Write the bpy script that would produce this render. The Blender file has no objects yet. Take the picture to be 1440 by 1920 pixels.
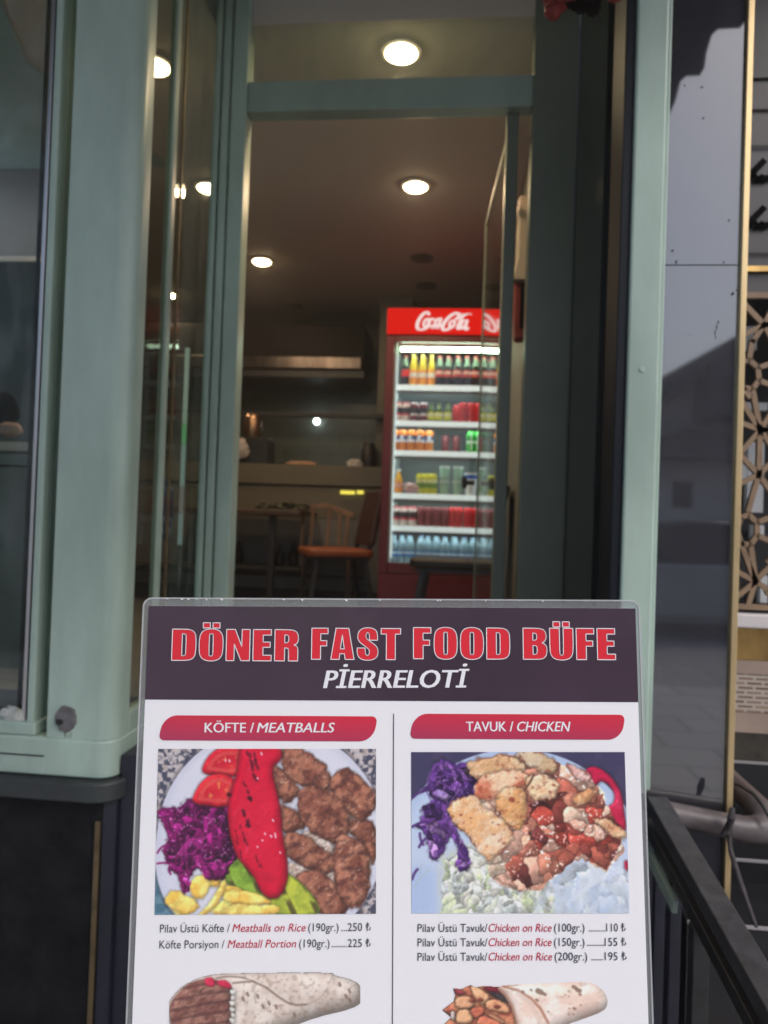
import bpy, bmesh, math, random
import numpy as np
from mathutils import Vector, Matrix

# ------------------------------------------------------------------ camera, world, sun, exposure
scene = bpy.context.scene
COL = scene.collection
R = math.radians
CAM = np.array([0.0, 0.0, 1.35])
YAW, PITCH, ROLL, FPX = R(5.5), R(0.86), R(2.0), 1330.0
_f = np.array([-math.sin(YAW)*math.cos(PITCH), math.cos(YAW)*math.cos(PITCH), math.sin(PITCH)])
_r0 = np.array([math.cos(YAW), math.sin(YAW), 0.0]); _u0 = np.cross(_r0, _f)
_r = math.cos(ROLL)*_r0 + math.sin(ROLL)*_u0
_u = -math.sin(ROLL)*_r0 + math.cos(ROLL)*_u0
cam = bpy.data.cameras.new('camera'); camo = bpy.data.objects.new('camera', cam); COL.objects.link(camo)
camo.matrix_world = Matrix(((_r[0], _u[0], -_f[0], CAM[0]), (_r[1], _u[1], -_f[1], CAM[1]),
                            (_r[2], _u[2], -_f[2], CAM[2]), (0, 0, 0, 1)))
cam.sensor_fit = 'VERTICAL'; cam.sensor_height = 36.0; cam.lens = FPX/1920*36.0
cam.clip_start = 0.02; cam.clip_end = 400
cam.dof.use_dof = True; cam.dof.focus_distance = 0.79
cam.dof.aperture_fstop = cam.lens*0.001/0.0046
scene.camera = camo

world = bpy.data.worlds.new('World'); scene.world = world; world.use_nodes = True
wn = world.node_tree; wn.nodes.clear()
sky = wn.nodes.new('ShaderNodeTexSky'); sky.sky_type = 'NISHITA'; sky.sun_disc = False
SUN_EL, SUN_AZ = R(46), R(132)
sky.sun_elevation = SUN_EL; sky.sun_rotation = SUN_AZ
sky.air_density = 1.0; sky.dust_density = 3.0; sky.ozone_density = 1.0
bg = wn.nodes.new('ShaderNodeBackground'); bg.inputs[1].default_value = 0.102
wo = wn.nodes.new('ShaderNodeOutputWorld')
wn.links.new(sky.outputs[0], bg.inputs[0]); wn.links.new(bg.outputs[0], wo.inputs[0])
sun = bpy.data.lights.new('sun', 'SUN'); sun.energy = 1.0; sun.angle = R(24); sun.color = (1, .98, .96)
suno = bpy.data.objects.new('sun', sun); COL.objects.link(suno)
_sd = Vector((math.sin(SUN_AZ)*math.cos(SUN_EL), math.cos(SUN_AZ)*math.cos(SUN_EL), math.sin(SUN_EL)))
suno.rotation_euler = _sd.to_track_quat('Z', 'Y').to_euler(); suno.location = (0, -6, 9)

scene.view_settings.view_transform = 'Standard'; scene.view_settings.look = 'None'
scene.view_settings.exposure = 0.75; scene.view_settings.gamma = 1.0
scene.render.engine = 'CYCLES'
scene.cycles.use_denoising = True
scene.cycles.max_bounces = 8; scene.cycles.transparent_max_bounces = 24
scene.cycles.sample_clamp_indirect = 6.0
scene.cycles.caustics_reflective = False; scene.cycles.caustics_refractive = False

def ray(x, y): return (x-720)/FPX*_r - (y-960)/FPX*_u + _f
def at(x, y, Y):            # the point of the wall plane Y that the photo shows at pixel x, y
    d = ray(x, y); return CAM + d*((Y-CAM[1])/d[1])
def atX(x, y, X):
    d = ray(x, y); return CAM + d*((X-CAM[0])/d[0])
def lin(c):
    return tuple((v/12.92 if v <= .04045 else ((v+.055)/1.055)**2.4) for v in [k/255. for k in c])

# ------------------------------------------------------------------ materials
def mat(name, col, rough=.5, metal=0., var=.0, vscale=6., bump=0., bscale=40., coat=0., ior=1.5, col2=None,
        stretch=(1, 1, 1), emit=None, estr=0., trans=None, rvar=0.):
    m = bpy.data.materials.new(name); m.use_nodes = True
    nt = m.node_tree; b = nt.nodes['Principled BSDF']
    b.inputs['Base Color'].default_value = (*col, 1); b.inputs['Roughness'].default_value = rough
    b.inputs['Metallic'].default_value = metal; b.inputs['IOR'].default_value = ior
    b.inputs['Coat Weight'].default_value = coat; b.inputs['Coat Roughness'].default_value = .04
    if emit is not None:
        b.inputs['Emission Color'].default_value = (*emit, 1); b.inputs['Emission Strength'].default_value = estr
    if var or bump or col2 or rvar:
        tc = nt.nodes.new('ShaderNodeTexCoord'); mp = nt.nodes.new('ShaderNodeMapping')
        mp.inputs['Scale'].default_value = stretch
        nt.links.new(tc.outputs['Object'], mp.inputs[0])
        no = nt.nodes.new('ShaderNodeTexNoise'); no.inputs['Scale'].default_value = vscale
        no.inputs['Detail'].default_value = 6; no.inputs['Roughness'].default_value = .62
        nt.links.new(mp.outputs[0], no.inputs['Vector'])
        if var or col2:
            cr = nt.nodes.new('ShaderNodeValToRGB')
            c2 = col2 if col2 else tuple(c*(1-var) for c in col)
            cr.color_ramp.elements[0].position = .34; cr.color_ramp.elements[1].position = .66
            cr.color_ramp.elements[0].color = (*c2, 1)
            cr.color_ramp.elements[1].color = (*(col if col2 else tuple(min(1, c*(1+var*.5)) for c in col)), 1)
            nt.links.new(no.outputs[0], cr.inputs[0]); nt.links.new(cr.outputs[0], b.inputs['Base Color'])
        if rvar:
            mr = nt.nodes.new('ShaderNodeMapRange'); mr.inputs[3].default_value = max(0, rough-rvar); mr.inputs[4].default_value = rough+rvar
            nt.links.new(no.outputs[0], mr.inputs[0]); nt.links.new(mr.outputs[0], b.inputs['Roughness'])
        if bump:
            n2 = nt.nodes.new('ShaderNodeTexNoise'); n2.inputs['Scale'].default_value = bscale; n2.inputs['Detail'].default_value = 4
            nt.links.new(mp.outputs[0], n2.inputs['Vector'])
            bp = nt.nodes.new('ShaderNodeBump'); bp.inputs['Strength'].default_value = bump; bp.inputs['Distance'].default_value = .004
            nt.links.new(n2.outputs[0], bp.inputs['Height']); nt.links.new(bp.outputs[0], b.inputs['Normal'])
    return m

def glass_mat(name, tint=(.93, .97, .95), gloss=1.0, rough=.0, haze=0., hazecol=(.6, .6, .6), smudge=0.):
    m = bpy.data.materials.new(name); m.use_nodes = True; nt = m.node_tree; nt.nodes.clear()
    out = nt.nodes.new('ShaderNodeOutputMaterial'); tr = nt.nodes.new('ShaderNodeBsdfTransparent'); tr.inputs[0].default_value = (*tint, 1)
    gl = nt.nodes.new('ShaderNodeBsdfGlossy'); gl.inputs['Roughness'].default_value = rough; gl.inputs[0].default_value = (gloss, gloss, gloss, 1)
    lw = nt.nodes.new('ShaderNodeLayerWeight'); lw.inputs[0].default_value = .5
    pw = nt.nodes.new('ShaderNodeMath'); pw.operation = 'POWER'; pw.inputs[1].default_value = 5
    nt.links.new(lw.outputs['Facing'], pw.inputs[0])
    ma = nt.nodes.new('ShaderNodeMath'); ma.operation = 'MULTIPLY_ADD'; ma.inputs[1].default_value = .95; ma.inputs[2].default_value = .04
    nt.links.new(pw.outputs[0], ma.inputs[0])
    base = tr.outputs[0]
    if haze or smudge:
        df = nt.nodes.new('ShaderNodeBsdfDiffuse'); df.inputs[0].default_value = (*hazecol, 1)
        mh = nt.nodes.new('ShaderNodeMixShader'); mh.inputs[0].default_value = haze
        if smudge:                                    # wiped streaks and finger marks
            tc = nt.nodes.new('ShaderNodeTexCoord'); mp = nt.nodes.new('ShaderNodeMapping'); mp.inputs['Scale'].default_value = (1, 1, .35)
            no = nt.nodes.new('ShaderNodeTexNoise'); no.inputs['Scale'].default_value = 7; no.inputs['Detail'].default_value = 7; no.inputs['Distortion'].default_value = 1.2
            mr = nt.nodes.new('ShaderNodeMapRange'); mr.inputs[1].default_value = .45; mr.inputs[2].default_value = .8; mr.inputs[3].default_value = haze; mr.inputs[4].default_value = haze+smudge
            nt.links.new(tc.outputs['Object'], mp.inputs[0]); nt.links.new(mp.outputs[0], no.inputs['Vector']); nt.links.new(no.outputs[0], mr.inputs[0]); nt.links.new(mr.outputs[0], mh.inputs[0])
        nt.links.new(tr.outputs[0], mh.inputs[1]); nt.links.new(df.outputs[0], mh.inputs[2]); base = mh.outputs[0]
    mx = nt.nodes.new('ShaderNodeMixShader')
    nt.links.new(ma.outputs[0], mx.inputs[0]); nt.links.new(base, mx.inputs[1]); nt.links.new(gl.outputs[0], mx.inputs[2])
    nt.links.new(mx.outputs[0], out.inputs[0])
    return m

def emit_mat(name, col, s):
    m = bpy.data.materials.new(name); m.use_nodes = True; nt = m.node_tree; nt.nodes.clear()
    out = nt.nodes.new('ShaderNodeOutputMaterial'); e = nt.nodes.new('ShaderNodeEmission')
    e.inputs[0].default_value = (*col, 1); e.inputs[1].default_value = s
    nt.links.new(e.outputs[0], out.inputs[0]); return m

def brick_mat(name, c1, c2, mortar, w, h, rough=.5, msize=.01, wall=False):
    m = mat(name, c1, rough); nt = m.node_tree; b = nt.nodes['Principled BSDF']
    tc = nt.nodes.new('ShaderNodeTexCoord'); bt = nt.nodes.new('ShaderNodeTexBrick')
    bt.inputs['Color1'].default_value = (*c1, 1); bt.inputs['Color2'].default_value = (*c2, 1); bt.inputs['Mortar'].default_value = (*mortar, 1)
    bt.inputs['Scale'].default_value = 1; bt.inputs['Brick Width'].default_value = w; bt.inputs['Row Height'].default_value = h
    bt.inputs['Mortar Size'].default_value = msize
    mp = nt.nodes.new('ShaderNodeMapping'); mp.inputs['Rotation'].default_value = (R(90) if wall else 0, 0, 0)
    nt.links.new(tc.outputs['Object'], mp.inputs[0]); nt.links.new(mp.outputs[0], bt.inputs['Vector']); nt.links.new(bt.outputs[0], b.inputs['Base Color']); return m

def attr_mat(name, rough=.35, coat=.25):
    m = mat(name, (1, 1, 1), rough, coat=coat); nt = m.node_tree; b = nt.nodes['Principled BSDF']
    a = nt.nodes.new('ShaderNodeAttribute'); a.attribute_name = 'print'
    nt.links.new(a.outputs['Color'], b.inputs['Base Color']); return m

SAGE = (.36, .47, .41)
M = {}
M['sage'] = mat('sage_paint', SAGE, .36, var=.24, vscale=4, bump=.22, bscale=22, rvar=.14, stretch=(1, 1, .3))
M['jamb'] = mat('dark_sage_paint', (.125, .150, .112), .45, var=.15, vscale=4)  # sage darkened: the shade of the door recess put into the colour
M['sage_dark'] = mat('shaded_sage_paint_inner', (.26, .34, .29), .42, var=.18, vscale=4, bump=.1, bscale=30, stretch=(1, 1, .4))  # darker copy of the sage, recess shade put into its colour
M['alu'] = mat('brushed_aluminium', (.50, .49, .50), .32, metal=.9, var=.15, vscale=20, stretch=(1, 1, .05))
M['rubber'] = mat('black_rubber', (.012, .013, .015), .6, var=.2, vscale=20)
M['glass'] = glass_mat('window_glass', smudge=.10, hazecol=(.5, .47, .42))
M['glass_front'] = glass_mat('front_window_glass', (.9, .94, .93), .26, smudge=.16, hazecol=(.42, .45, .46))
M['glass_dim'] = glass_mat('dim_side_glass', (.82, .84, .80), .10, haze=.02, hazecol=(.4, .4, .38))  # gloss cut to weaken the fridge reflection in this pane
M['glass_side'] = glass_mat('side_glass', (.9, .95, .92), .35, smudge=.16, hazecol=(.5, .47, .40))
M['black_gloss'] = mat('black_glass_panel', (.010, .013, .013), .09, var=.3, vscale=3, ior=1.5)
M['navy'] = mat('shaded_post_navy', (.005, .008, .014), .5, ior=1.3)
M['brass'] = mat('brass_strip', (.72, .54, .29), .36, metal=.75, var=.22, vscale=9, stretch=(1, 1, .3), bump=.1)
M['slate'] = mat('slate_slab', (.032, .038, .04), .55, var=.35, vscale=7, bump=.3)
M['black_base'] = mat('black_base_panel', (.011, .010, .012), .6, var=.55, vscale=12, bump=.35, bscale=60, ior=1.25)
M['dull_brass'] = mat('dull_brass_edge', (.14, .10, .05), .5, metal=.3, var=.4, vscale=15)
M['navy_base'] = mat('dark_blue_base_panel', (.017, .018, .032), .4, var=.3, vscale=5)
M['screw'] = mat('painted_screw_head', (.33, .44, .39), .4)
M['plug'] = mat('grey_plug', (.13, .125, .13), .8, var=.35, vscale=40, bump=.6, bscale=120)
M['plug_hole'] = mat('dark_hole', (.02, .02, .02), .9)
M['ceiling'] = mat('ceiling_paint', (.52, .46, .40), .75, var=.06, vscale=1.2)
M['shopwall'] = mat('shop_wall_paint', (.15, .142, .115), .7, var=.12, vscale=2)
M['shopfloor'] = brick_mat('shop_floor_tiles', (.22, .22, .235), (.24, .24, .25), (.1, .1, .1), .45, .45, .35, .004)
M['kitchen_tile'] = brick_mat('green_grey_tiles', (.10, .12, .105), (.115, .135, .12), (.07, .08, .07), .2, .2, .25, .003, True)
M['hood'] = mat('hood_dark_steel', (.010, .007, .007), .55, ior=1.2, var=.2, vscale=5)
M['steel'] = mat('steel_lip', (.20, .165, .145), .3, metal=1., var=.7, vscale=5, stretch=(1, 1, .2))
M['counter'] = mat('counter_laminate', (.135, .12, .085), .5, var=.08, vscale=3)
M['darkwood'] = mat('dark_wood', (.07, .035, .02), .45, var=.4, vscale=8, stretch=(.3, 3, 3))
M['black_metal'] = mat('black_painted_metal', (.020, .020, .022), .45, var=.5, vscale=30, bump=.2, bscale=120)
M['rail_top'] = mat('worn_black_rail', (.045, .044, .05), .5, var=.45, vscale=30, bump=.25, bscale=150)
M['orange_leather'] = mat('orange_brown_upholstery', (.25, .06, .02), .5, var=.2, vscale=12, bump=.15)
M['black_leather'] = mat('black_upholstery', (.018, .013, .013), .5, var=.3, vscale=12, bump=.15)
M['brown_leather'] = mat('dark_brown_upholstery', (.045, .014, .010), .5, var=.2, vscale=12)
M['red_fridge'] = mat('red_fridge_paint', (.12, .007, .011), .4, var=.15, vscale=3)
M['fridge_in'] = mat('fridge_white_liner', (.62, .68, .67), .5)
M['fridge_back'] = mat('fridge_back_panel', (.17, .2, .2), .5)
M['strip'] = mat('glowing_price_strip', (.75, .8, .8), .35, emit=(.85, 1, 1), estr=.30)  # own glow added so the shelf fronts look bright
M['shelf'] = mat('white_wire_shelf', (.75, .8, .8), .35)
M['label_strip'] = mat('grey_label_strip', (.12, .14, .14), .4)
M['led'] = emit_mat('fridge_tube_light', (.72, 1, .70), 12)
M['shelf_fill'] = emit_mat('added_shelf_light', (.86, 1, .95), 10)
M['liner_glow'] = emit_mat('fridge_liner_glow', (.85, 1, .95), .5)
M['header_red'] = mat('red_header_case', (.42, .01, .012), .4)
M['header_glow'] = emit_mat('backlit_red_header', (1, .014, .008), .42)
M['logo_white'] = emit_mat('backlit_white_lettering', (1, .78, .74), .55)
M['lamp'] = emit_mat('downlight_lens', (1, .76, .44), 16)
M['trim'] = mat('white_lamp_trim', (.6, .55, .5), .5)
M['lamp_off'] = mat('unlit_lens', (.09, .075, .065), .4)
M['granite'] = mat('polished_grey_granite', (.03, .03, .038), .035, var=.2, vscale=14, ior=2.75)
M['asphalt'] = mat('asphalt', (.30, .295, .29), .85, var=.3, vscale=8, bump=.4)
M['paving'] = brick_mat('paving_slabs', (.36, .35, .34), (.42, .40, .39), (.2, .2, .2), .6, .4, .8)
M['kerb'] = mat('kerb_stone', (.3, .3, .29), .8, var=.2)
M['canvas'] = mat('black_awning_canvas', (.012, .012, .016), .8, var=.2, vscale=30)
M['house'] = mat('pale_house_plaster', (.80, .75, .74), .85, var=.22, vscale=1.0, bump=.2)
M['plaster'] = mat('grey_plaster', (.27, .255, .26), .85, var=.18, vscale=1.2, bump=.2)
M['rooftile'] = mat('dark_roof_eave', (.05, .045, .05), .7, var=.3, vscale=5)
M['window_dark'] = mat('dark_window_pane', (.02, .025, .03), .1)
M['carpaint'] = mat('dark_grey_car_paint', (.45, .45, .46), .3, coat=.6)
M['cream'] = mat('cream_plastic', (.55, .44, .34), .5, var=.08)
M['darkred'] = mat('dark_red_cloth', (.22, .02, .02), .7, var=.3, vscale=20)
M['black_cloth'] = mat('black_cloth', (.006, .006, .007), .9, var=.3, vscale=25, ior=1.08)
M['white_plastic'] = mat('white_plastic', (.7, .68, .68), .5)
M['paper'] = mat('white_menu_paper', (.84, .83, .865), .42, coat=.2)
M['film'] = glass_mat('clear_laminate_film', (.84, .86, .87), .9, .06, haze=.2, hazecol=(.55, .56, .57))
M['filmedge'] = glass_mat('clear_laminate_edge', (.85, .87, .88), 1, .08, haze=.42, hazecol=(.72, .73, .75))
M['header'] = mat('dark_plum_print', (.050, .026, .046), .38, coat=.35, var=.25, vscale=5)
M['print_red'] = mat('red_print', (.70, .018, .034), .4, coat=.15)
M['print_pill'] = mat('crimson_print', (.56, .030, .065), .4, coat=.25, var=.12, vscale=6)
M['print_white'] = mat('white_print', (.82, .81, .85), .42)
M['print_grey'] = mat('grey_text_print', (.055, .058, .075), .45)
M['print_textred'] = mat('red_text_print', (.50, .018, .05), .45)
M['print_line'] = mat('divider_print', (.07, .06, .09), .45)
M['print_photo'] = attr_mat('food_photo_print')

# ------------------------------------------------------------------ mesh building
class MB:
    def __init__(s): s.v = []; s.f = []; s.mi = []
    def add(s, vs, fs, mi=0):
        k = len(s.v); s.v += [tuple(map(float, p)) for p in vs]
        for f in fs: s.f.append([k+i for i in f]); s.mi.append(mi)
        return s
    def box(s, x0, x1, y0, y1, z0, z1, mi=0):
        return s.add([(x0,y0,z0),(x1,y0,z0),(x1,y1,z0),(x0,y1,z0),(x0,y0,z1),(x1,y0,z1),(x1,y1,z1),(x0,y1,z1)],
                     [(0,3,2,1),(4,5,6,7),(0,1,5,4),(1,2,6,5),(2,3,7,6),(3,0,4,7)], mi)
    def prism(s, poly, a, b, axis='z', mi=0):       # poly extruded along an axis from a to b
        n = len(poly)
        def P(p, t): return {'z': (p[0], p[1], t), 'y': (p[0], t, p[1]), 'x': (t, p[0], p[1])}[axis]
        vs = [P(p, a) for p in poly]+[P(p, b) for p in poly]
        fs = [tuple(range(n))[::-1], tuple(range(n, 2*n))]+[(i, (i+1) % n, n+(i+1) % n, n+i) for i in range(n)]
        return s.add(vs, fs, mi)
    def bar(s, p, q, w, h, up=(0, 0, 1), mi=0):     # rectangular bar from p to q
        p, q, up = Vector(p), Vector(q), Vector(up); d = (q-p).normalized()
        x = d.cross(up).normalized()*w/2; y = x.cross(d).normalized()*h/2
        vs = [p-x-y, p+x-y, p+x+y, p-x+y, q-x-y, q+x-y, q+x+y, q-x+y]
        return s.add(vs, [(0,3,2,1),(4,5,6,7),(0,1,5,4),(1,2,6,5),(2,3,7,6),(3,0,4,7)], mi)
    def tube(s, pts, r, n=10, mi=0):
        pts = [Vector(p) for p in pts]; rs = r if isinstance(r, (list, tuple)) else [r]*len(pts)
        k = len(s.v); ref = Vector((.13, .21, .97))
        for i, p in enumerate(pts):
            d = (pts[min(i+1, len(pts)-1)]-pts[max(i-1, 0)]).normalized()
            x = d.cross(ref).normalized(); y = d.cross(x)
            for j in range(n):
                a = 2*math.pi*j/n; s.v.append(tuple(p+(x*math.cos(a)+y*math.sin(a))*rs[i]))
        for i in range(len(pts)-1):
            for j in range(n):
                s.f.append([k+i*n+j, k+i*n+(j+1) % n, k+(i+1)*n+(j+1) % n, k+(i+1)*n+j]); s.mi.append(mi)
        s.f.append([k+j for j in range(n)][::-1]); s.mi.append(mi)
        s.f.append([k+(len(pts)-1)*n+j for j in range(n)]); s.mi.append(mi)
        return s
    def lathe(s, prof, n=18, c=(0, 0, 0), mi=None):  # prof: (radius, z[, material index])
        k = len(s.v)
        for p in prof:
            for j in range(n):
                a = 2*math.pi*j/n; s.v.append((c[0]+p[0]*math.cos(a), c[1]+p[0]*math.sin(a), c[2]+p[1]))
        for i in range(len(prof)-1):
            for j in range(n):
                s.f.append([k+i*n+j, k+i*n+(j+1) % n, k+(i+1)*n+(j+1) % n, k+(i+1)*n+j])
                s.mi.append(prof[i][2] if len(prof[i]) > 2 else (mi or 0))
        s.f.append([k+j for j in range(n)][::-1]); s.mi.append(prof[0][2] if len(prof[0]) > 2 else (mi or 0))
        s.f.append([k+(len(prof)-1)*n+j for j in range(n)]); s.mi.append(prof[-1][2] if len(prof[-1]) > 2 else (mi or 0))
        return s
    def ellipsoid(s, c, rx, ry, rz, nu=14, nv=9, seed=None, amp=0.):
        rnd = random.Random(seed); k = len(s.v)
        for i in range(nv+1):
            t = math.pi*i/nv
            for j in range(nu):
                a = 2*math.pi*j/nu; w = 1+(rnd.uniform(-amp, amp) if amp and 0 < i < nv else 0)
                s.v.append((c[0]+rx*w*math.sin(t)*math.cos(a), c[1]+ry*w*math.sin(t)*math.sin(a), c[2]+rz*w*math.cos(t)))
        for i in range(nv):
            for j in range(nu):
                s.f.append([k+i*nu+j, k+(i+1)*nu+j, k+(i+1)*nu+(j+1) % nu, k+i*nu+(j+1) % nu]); s.mi.append(0)
        return s

def put(name, mb, m, parent=None, bevel=0., smooth=False, origin=None):
    """link the collected shape (world coordinates) as one mesh object, its origin at its own base or at its parent"""
    off = Vector((0, 0, 0))
    if parent is not None: off = parent_world(parent)
    org = off
    if parent is None:
        v = np.array(mb.v)
        org = Vector(origin) if origin is not None else Vector(((v[:, 0].min()+v[:, 0].max())/2, (v[:, 1].min()+v[:, 1].max())/2, v[:, 2].min()))
    me = bpy.data.meshes.new(name)
    me.from_pydata([(p[0]-org[0], p[1]-org[1], p[2]-org[2]) for p in mb.v], [], mb.f)
    ms = m if isinstance(m, (list, tuple)) else [m]
    for k in ms: me.materials.append(k)
    if len(ms) > 1: me.polygons.foreach_set('material_index', mb.mi)
    bm = bmesh.new(); bm.from_mesh(me); bmesh.ops.recalc_face_normals(bm, faces=bm.faces); bm.to_mesh(me); bm.free()
    if smooth:
        me.polygons.foreach_set('use_smooth', [True]*len(me.polygons))
        try: me.set_sharp_from_angle(angle=R(38))
        except Exception: pass
    o = bpy.data.objects.new(name, me); COL.objects.link(o)
    if parent is not None: o.parent = parent
    else: o.location = org
    if bevel:
        b = o.modifiers.new('bevel', 'BEVEL'); b.width = bevel; b.segments = 2; b.limit_method = 'ANGLE'
    return o
def parent_world(p):
    v = Vector(p.location)
    while p.parent is not None: p = p.parent; v = v+Vector(p.location)
    return v
def tag(o, label=None, cat=None, group=None, kind=None):
    if label: o['label'] = label
    if cat: o['category'] = cat
    if group: o['group'] = group
    if kind: o['kind'] = kind
    return o
def thing(name, label, cat, loc=(0, 0, 0), group=None):
    o = bpy.data.objects.new(name, None); o.empty_display_size = .1; COL.objects.link(o); o.location = loc
    return tag(o, label, cat, group)
def copy_tree(o, parent=None):
    c = o.copy(); COL.objects.link(c)
    if parent is not None: c.parent = parent
    for ch in list(o.children): copy_tree(ch, c)
    return c
def rr(x0, y0, x1, y1, r, n=6):                     # rounded rectangle; r = one radius or (bl, br, tr, tl)
    r = r if isinstance(r, (list, tuple)) else (r, r, r, r)
    pts = []
    for (cx, cy, a0, q) in ((x0+r[0], y0+r[0], 180, r[0]), (x1-r[1], y0+r[1], 270, r[1]), (x1-r[2], y1-r[2], 0, r[2]), (x0+r[3], y1-r[3], 90, r[3])):
        for k in range(n+1):
            a = R(a0+90*k/n); pts.append((cx+q*math.cos(a), cy+q*math.sin(a)))
    return pts

M['stain'] = glass_mat('grime_stain', (1, 1, 1), 0, .5, haze=.10, hazecol=(.16, .13, .07), smudge=.22)
_nt = M['print_pill'].node_tree; _tc = _nt.nodes.new('ShaderNodeTexCoord'); _sx = _nt.nodes.new('ShaderNodeSeparateXYZ'); _rp = _nt.nodes.new('ShaderNodeValToRGB')
_rp.color_ramp.elements[0].color = (.40, .036, .10, 1); _rp.color_ramp.elements[1].color = (.66, .024, .05, 1)      # the printed bars run from magenta to red
_nt.links.new(_tc.outputs['Generated'], _sx.inputs[0]); _nt.links.new(_sx.outputs['Z'], _rp.inputs[0]); _nt.links.new(_rp.outputs[0], _nt.nodes['Principled BSDF'].inputs['Base Color'])

# ------------------------------------------------------------------ the setting
GZ = -.10                                            # pavement in front of the shop
FLOOR = .70                                          # shop floor above the pavement
CEIL = 3.15
tag(put('pavement', MB().box(-14, 14, -3.2, 8, -.3, GZ), M['paving']), kind='structure')
tag(put('kerb', MB().box(-14, 14, -3.35, -3.2, -.3, GZ+.004), M['kerb'], bevel=.01), kind='structure')
tag(put('road', MB().box(-60, 60, -8.0, -3.35, -.4, -.15), M['asphalt']), kind='structure')
tag(put('far_pavement', MB().box(-60, 60, -60, -8.0, -.4, -.10), M['paving']), kind='structure')
tag(put('shop_floor', MB().box(-4, .31, 2.44, 6.3, FLOOR-.1, FLOOR), M['shopfloor']), kind='structure')

shop = thing('shop_building', 'pale sage green painted fast food shop front with recessed glass door and bay window', 'shop', (-1.2, 1.9, 0))
put('ceiling', MB().box(-4, .40, 2.50, 6.3, CEIL, CEIL+.1).box(-4, -.92, 1.93, 2.50, CEIL, CEIL+.1), M['ceiling'], shop)
w = MB().box(-4.1, .40, 6.3, 6.4, FLOOR-.1, CEIL)
put('back_wall', w, M['shopwall'], shop)
put('pier', MB().box(-.62, -.36, 5.55, 6.29, FLOOR, CEIL-.002), M['shopwall'], shop)
put('side_wall', MB().box(.31, .41, 2.56, 6.3, FLOOR-.1, CEIL), M['shopwall'], shop)
put('side_wall', MB().box(-4.1, -4.0, 1.9, 6.3, 0, CEIL), M['shopwall'], shop)
put('fascia', MB().box(-4.1, 3.2, 1.95, 2.45, 3.30, 5.2), M['plaster'], shop)
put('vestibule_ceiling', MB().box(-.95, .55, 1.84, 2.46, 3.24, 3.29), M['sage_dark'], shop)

# corner post of the bay: rounded towards the door recess
arc = [(-.925+.05*math.sin(R(a)), 1.87-.05*math.cos(R(a))) for a in range(0, 91, 10)]
prof = [(-1.064, 1.905), (-1.064, 1.82)]+arc+[(-.875, 1.905)]
post = put('corner_post', MB().prism(prof, .742, 3.24), M['sage'], shop, smooth=True)
# cream-grey plug on the post with a dark hole at one edge
pc = at(125, 1347, 1.82); rnd = random.Random(4)
pl = [(pc[0]+.029*(1+rnd.uniform(-.07, .09))*math.cos(R(a)), pc[2]+.034*(1+rnd.uniform(-.07, .09))*math.sin(R(a))) for a in range(0, 360, 15)]
pg = put('plug', MB().prism(pl, 1.813, 1.822, 'y'), M['plug'], shop, bevel=.002)
put('screw_hole', MB().prism([(pc[0]-.016+.011*math.cos(R(a)), pc[2]-.008+.008*math.sin(R(a))) for a in range(0, 360, 30)], 1.8105, 1.8125, 'y'), M['plug_hole'], pg)

rnd = random.Random(31)
for x, y0, y1, w_ in ((122, 1372, 1455, .004), (128, 1378, 1440, .0025), (133, 1374, 1412, .002)):
    a_, b_ = at(x, y0, 1.8185), at(x-(y1-y0)*.035, y1, 1.8185)
    put('stain', MB().prism([(a_[0]-w_, a_[2]), (b_[0]-w_*.4, max(b_[2], .745)), (b_[0]+w_*.4, max(b_[2], .745)), (a_[0]+w_, a_[2])], 1.8188, 1.8196, 'y'), M['stain'], post)
# the body of the bay under its windows: front and side in one, with a rounded corner
arc2 = [(-.925+.052*math.sin(R(a)), 1.87-.052*math.cos(R(a))) for a in range(0, 91, 10)]
prof = [(-3.2, 1.90), (-3.2, 1.818)]+arc2+[(-.873, 2.46), (-.93, 2.46), (-.93, 1.90)]
put('bay_apron', MB().prism(prof, .640, .742), M['sage'], shop, smooth=True, bevel=.006)
prof = [(-3.2, 2.44), (-3.2, 1.790)]+[(-.925+.075*math.sin(R(a)), 1.865-.075*math.cos(R(a))) for a in range(0, 91, 10)]+[(-.850, 2.44)]
sz_ = float(at(60, 1416, 1.817)[2])
put('seam', MB().box(-3.2, float(at(82, 1416, 1.817)[0]), 1.8155, 1.819, sz_-.0015, sz_+.0015), M['rubber'], shop)
put('ledge', MB().prism(prof, .585, .638), M['slate'], shop, smooth=True, bevel=.006)
put('base_wall', MB().box(-3.2, -.905, 1.835, 2.44, GZ, .584), M['black_base'], shop)
put('base_wall', MB().box(-.904, -.868, 1.835, 2.44, GZ, .584), M['navy_base'], shop)
put('corner_strip', MB().box(-.922, -.908, 1.826, 1.834, GZ+.02, .525), M['dull_brass'], shop, bevel=.002)

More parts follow.
